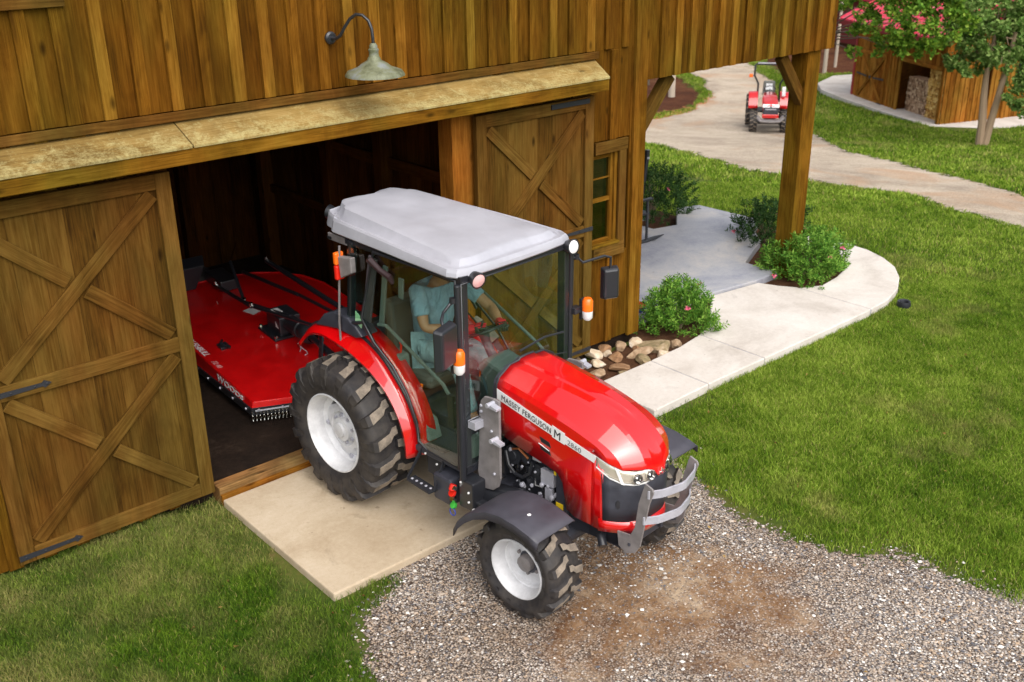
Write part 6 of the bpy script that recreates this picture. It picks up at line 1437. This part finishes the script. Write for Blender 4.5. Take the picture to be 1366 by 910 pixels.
# ================================================================ pebbles and grass (uncountable)
ALLP = HARD
cm = np.array([[rt.x, rt.y, rt.z], [up.x, up.y, up.z], [fw.x, fw.y, fw.z]])
def inview(x, y, z, mx=.16):
    d = np.stack([x-CAM.x, y-CAM.y, z-CAM.z], 0); q = cm @ d
    px = 683+FPX*q[0]/q[2]; py = 455-FPX*q[1]/q[2]
    return (q[2] > .5) & (px > -1366*mx) & (px < 1366*(1+mx)) & (py > -910*mx) & (py < 910*(1+mx)), q[2]
def npmesh(name, V_, faces_sizes, faces, m, attrs=None):
    me = bpy.data.meshes.new(name); me.vertices.add(len(V_)); me.vertices.foreach_set('co', V_.astype('f').ravel())
    me.loops.add(len(faces)); me.loops.foreach_set('vertex_index', faces.astype('i')); me.polygons.add(len(faces_sizes))
    me.polygons.foreach_set('loop_start', np.concatenate([[0], np.cumsum(faces_sizes)[:-1]]).astype('i')); 
    if attrs is not None:
        for k, v in attrs.items(): a = me.attributes.new(k, 'FLOAT', 'POINT'); a.data.foreach_set('value', v.astype('f'))
    me.update(calc_edges=True); me.materials.append(m); o = bpy.data.objects.new(name, me); COL.objects.link(o); return o
def pebbles(n, x0, x1, y0, y1):
    x = rng.uniform(x0, x1, n); y = rng.uniform(y0, y1, n); d = sdist(x, y, GRAVEL)+fbm(x, y, 1.7)*.45
    ins = d > -.25+.5*rng.random(n); on = sdist(x, y, SLABP) < -.01
    q = np.hypot(x-1.75, (y+3.35)*.75); keep = ins & on & (rng.random(n) < np.clip(.12+.26*q+fbm(x, y, 1.0)*1.2, .06, 1)) & (sdist(x, y, WALKN+WALKI) < -.02) & (rng.random(n) < np.where(d < .1, .55, 1)); x, y = x[keep], y[keep]
    v, dep = inview(x, y, 0*x); x, y = x[v], y[v]; k = len(x)
    s = .0045+.009*rng.random(k)**2.6+.010*(rng.random(k) > .985)
    base = np.array([[1, 0, 0], [0, 1, 0], [-1, 0, 0], [0, -1, 0], [0, 0, .8], [0, 0, -.6], ]) 
    rot = rng.uniform(0, 6.28, k); c, sn_ = np.cos(rot), np.sin(rot); j = rng.uniform(.6, 1.3, (k, 6, 1))
    P = base[None]*j; P = P*np.stack([s*rng.uniform(.8, 1.5, k), s, s*rng.uniform(.5, .9, k)], 1)[:, None, :]
    X = P[..., 0]*c[:, None]-P[..., 1]*sn_[:, None]+x[:, None]; Y = P[..., 0]*sn_[:, None]+P[..., 1]*c[:, None]+y[:, None]; Z = P[..., 2]+.010+s[:, None]*.25+TZ(x, y)[:, None]
    Vv = np.stack([X, Y, Z], -1).reshape(-1, 3); F = np.array([0, 1, 4, 1, 2, 4, 2, 3, 4, 3, 0, 4]); Fa = (F[None]+6*np.arange(k)[:, None]).ravel()
    m = mat('pebble', (.3, .3, .3), .8); g = NG(m); geo = g.n('NewGeometry'); g.l(g.ramp(geo.outputs['Random Per Island'], [(0, (.08, .08, .095)), (.25, (.22, .205, .205)), (.45, (.36, .30, .25)), (.62, (.46, .32, .21)), (.84, (.52, .48, .44)), (.95, (.80, .76, .71))], 'LINEAR'), g.b.inputs['Base Color'])
    o = npmesh('pebbles', Vv, np.full(k*4, 3), Fa, m); tag(o, 'loose grey and tan pebbles over the gravel yard', 'gravel', kind='stuff'); return k
nP = pebbles(150000, -1.2, 4.6, -6.5, 0)
# grass
gm = mat('grass_blade', (.1, .2, .03), .6, spec=.08); g = NG(gm); at_ = g.n('Attribute'); at_.attribute_name = 'tone'; at2 = g.n('Attribute'); at2.attribute_name = 'dry'
col = g.ramp(at_.outputs['Fac'], [(0, (.030, .078, .008)), (.35, (.095, .185, .013)), (.65, (.20, .31, .026)), (1, (.42, .52, .09))])
col = g.mix(at2.outputs['Fac'], col, (.46, .37, .15)); g.l(col, g.b.inputs['Base Color'])
tn = g.n('BsdfTranslucent'); g.l(col, tn.inputs[0]); mx = g.n('MixShader'); mx.inputs[0].default_value = .3; out = [n for n in gm.node_tree.nodes if n.type == 'OUTPUT_MATERIAL'][0]
g.l(g.b.outputs[0], mx.inputs[1]); g.l(tn.outputs[0], mx.inputs[2]); g.l(mx.outputs[0], out.inputs[0])
def grass(n, x0, x1, y0, y1, hmin, hmax, wd, dmax=None, dmin=0, dryb=0., name='grass', label='', toneb=0., thin=0.):
    x = rng.uniform(x0, x1, n); y = rng.uniform(y0, y1, n); z = TZ(x, y); v, dep = inview(x, y, z); 
    keep = v & (dep > dmin)
    if dmax: keep &= dep < dmax
    x, y = x[keep], y[keep]
    dd = np.full(x.shape, -9.)
    for P in HARD:
        amp = .45 if P is GRAVEL else (.9 if P in (ROAD, FOREST, FOREST2) else 0); fs = 1.7 if P is GRAVEL else .5
        dd = np.maximum(dd, sdist(x, y, P)+(fbm(x, y, fs)*amp if amp else 0))
    pr_ = np.clip(-dd/.10+.15, 0, 1)   # thinner right at hard edges
    pr_ = np.where((sdist(x, y, GRAVEL) > -.7) & (sdist(x, y, GRAVEL) < .25), np.clip(-dd/.30+.12+fbm(x, y, 2.2)*1.5, 0, 1), pr_)
    # worn, bare patches
    pr_ = pr_*np.clip(1.15-thin*np.clip((fbm(x, y, 1.9)-.0)*4, 0, 1), .12, 1)
    keep = rng.random(len(x)) < pr_; x, y = x[keep], y[keep]; z = TZ(x, y); k = len(x)
    tuft = fbm(x, y, 4.5)
    h = (hmin+(hmax-hmin)*rng.random(k))*(1+1.1*tuft); a = rng.uniform(0, 6.28, k)+fbm(x, y, 2.3)*5; b_ = rng.uniform(0, 6.28, k)
    lean = rng.uniform(.25, .95, k)*h; w = wd*rng.uniform(.7, 1.3, k)
    dx, dy = np.cos(a), np.sin(a); sx, sy = np.cos(b_), np.sin(b_)
    P0 = np.stack([x-sx*w, y-sy*w, z], 1); P1 = np.stack([x+sx*w, y+sy*w, z], 1)
    P2 = np.stack([x+dx*lean*.35+sx*w*.8, y+dy*lean*.35+sy*w*.8, z+h*.62], 1); P3 = np.stack([x+dx*lean*.35-sx*w*.8, y+dy*lean*.35-sy*w*.8, z+h*.62], 1)
    P4 = np.stack([x+dx*lean, y+dy*lean, z+h*.95], 1)
    Vv = np.stack([P0, P1, P2, P3, P4], 1).reshape(-1, 3); i = 5*np.arange(k)[:, None]
    F = (np.array([0, 1, 2, 3, 3, 2, 4])[None]+i).ravel(); sz = np.tile([4, 3], k)
    tone = np.clip(.36+toneb+.42*fbm(x, y, .8)+.50*fbm(x, y, 5.0)+.65*(rng.random(k)-.5), 0, 1)
    dry = np.clip((fbm(x, y, 1.4)+dryb+.15*fbm(x, y, 6))*2.6, 0, 1)*.8*(rng.random(k)**.6); dry = np.where(rng.random(k) < .04, .8, dry)
    o = npmesh(name, Vv, sz, F, gm, {'tone': np.repeat(tone, 5), 'dry': np.repeat(dry, 5)}); tag(o, label, 'grass', kind='stuff'); print(name, k)
grass(620000, -3.6, .6, -6.5, .05, .022, .056, .0020, name='grass', label='patchy yellow-green grass below the left barn door', dryb=.20, toneb=-.09, thin=.9)
grass(1250000, 2.6, 13.5, -8.5, -1.2, .028, .062, .0024, dmax=13.5, name='grass', label='thick green lawn between the walkway and the gravel yard', dryb=-.14, toneb=.22, thin=.25)
grass(420000, 5, 16, -9, 6, .035, .07, .0042, dmin=12.5, dmax=20, name='grass', label='green lawn beyond the curved walkway up to the gravel road', dryb=-.18, toneb=.22)
grass(420000, 13, 40, -8, 26, .05, .10, .011, dmin=17, dmax=60, name='grass', label='far lawn between the gravel road and the shed', dryb=-.06, toneb=.18)

b = MB(); P = []; N = []
for i in range(900):
    x, y = random.uniform(-3, 12), random.uniform(-7, -1.0)
    if float(sdist(np.array([x]), np.array([y]), SLABP)[0]) > -.02 or float(sdist(np.array([x]), np.array([y]), WALKN+WALKI)[0]) > -.02: continue
    if random.random() < .55 and float(sdist(np.array([x]), np.array([y]), GRAVEL)[0]) > 0: continue
    P.append((x, y, T(x, y)+.028)); N.append((random.gauss(0, 1), random.gauss(0, 1), random.gauss(0, .25)))
leaf_cloud(b, P, N, .030, .010); tag(b.build('fallen_leaves', leaf_mat('dead_leaf', (.10, .04, .015), (.24, .12, .04), (.45, .30, .10))), 'small dry leaves scattered over lawn and gravel', 'fallen leaves', kind='stuff')
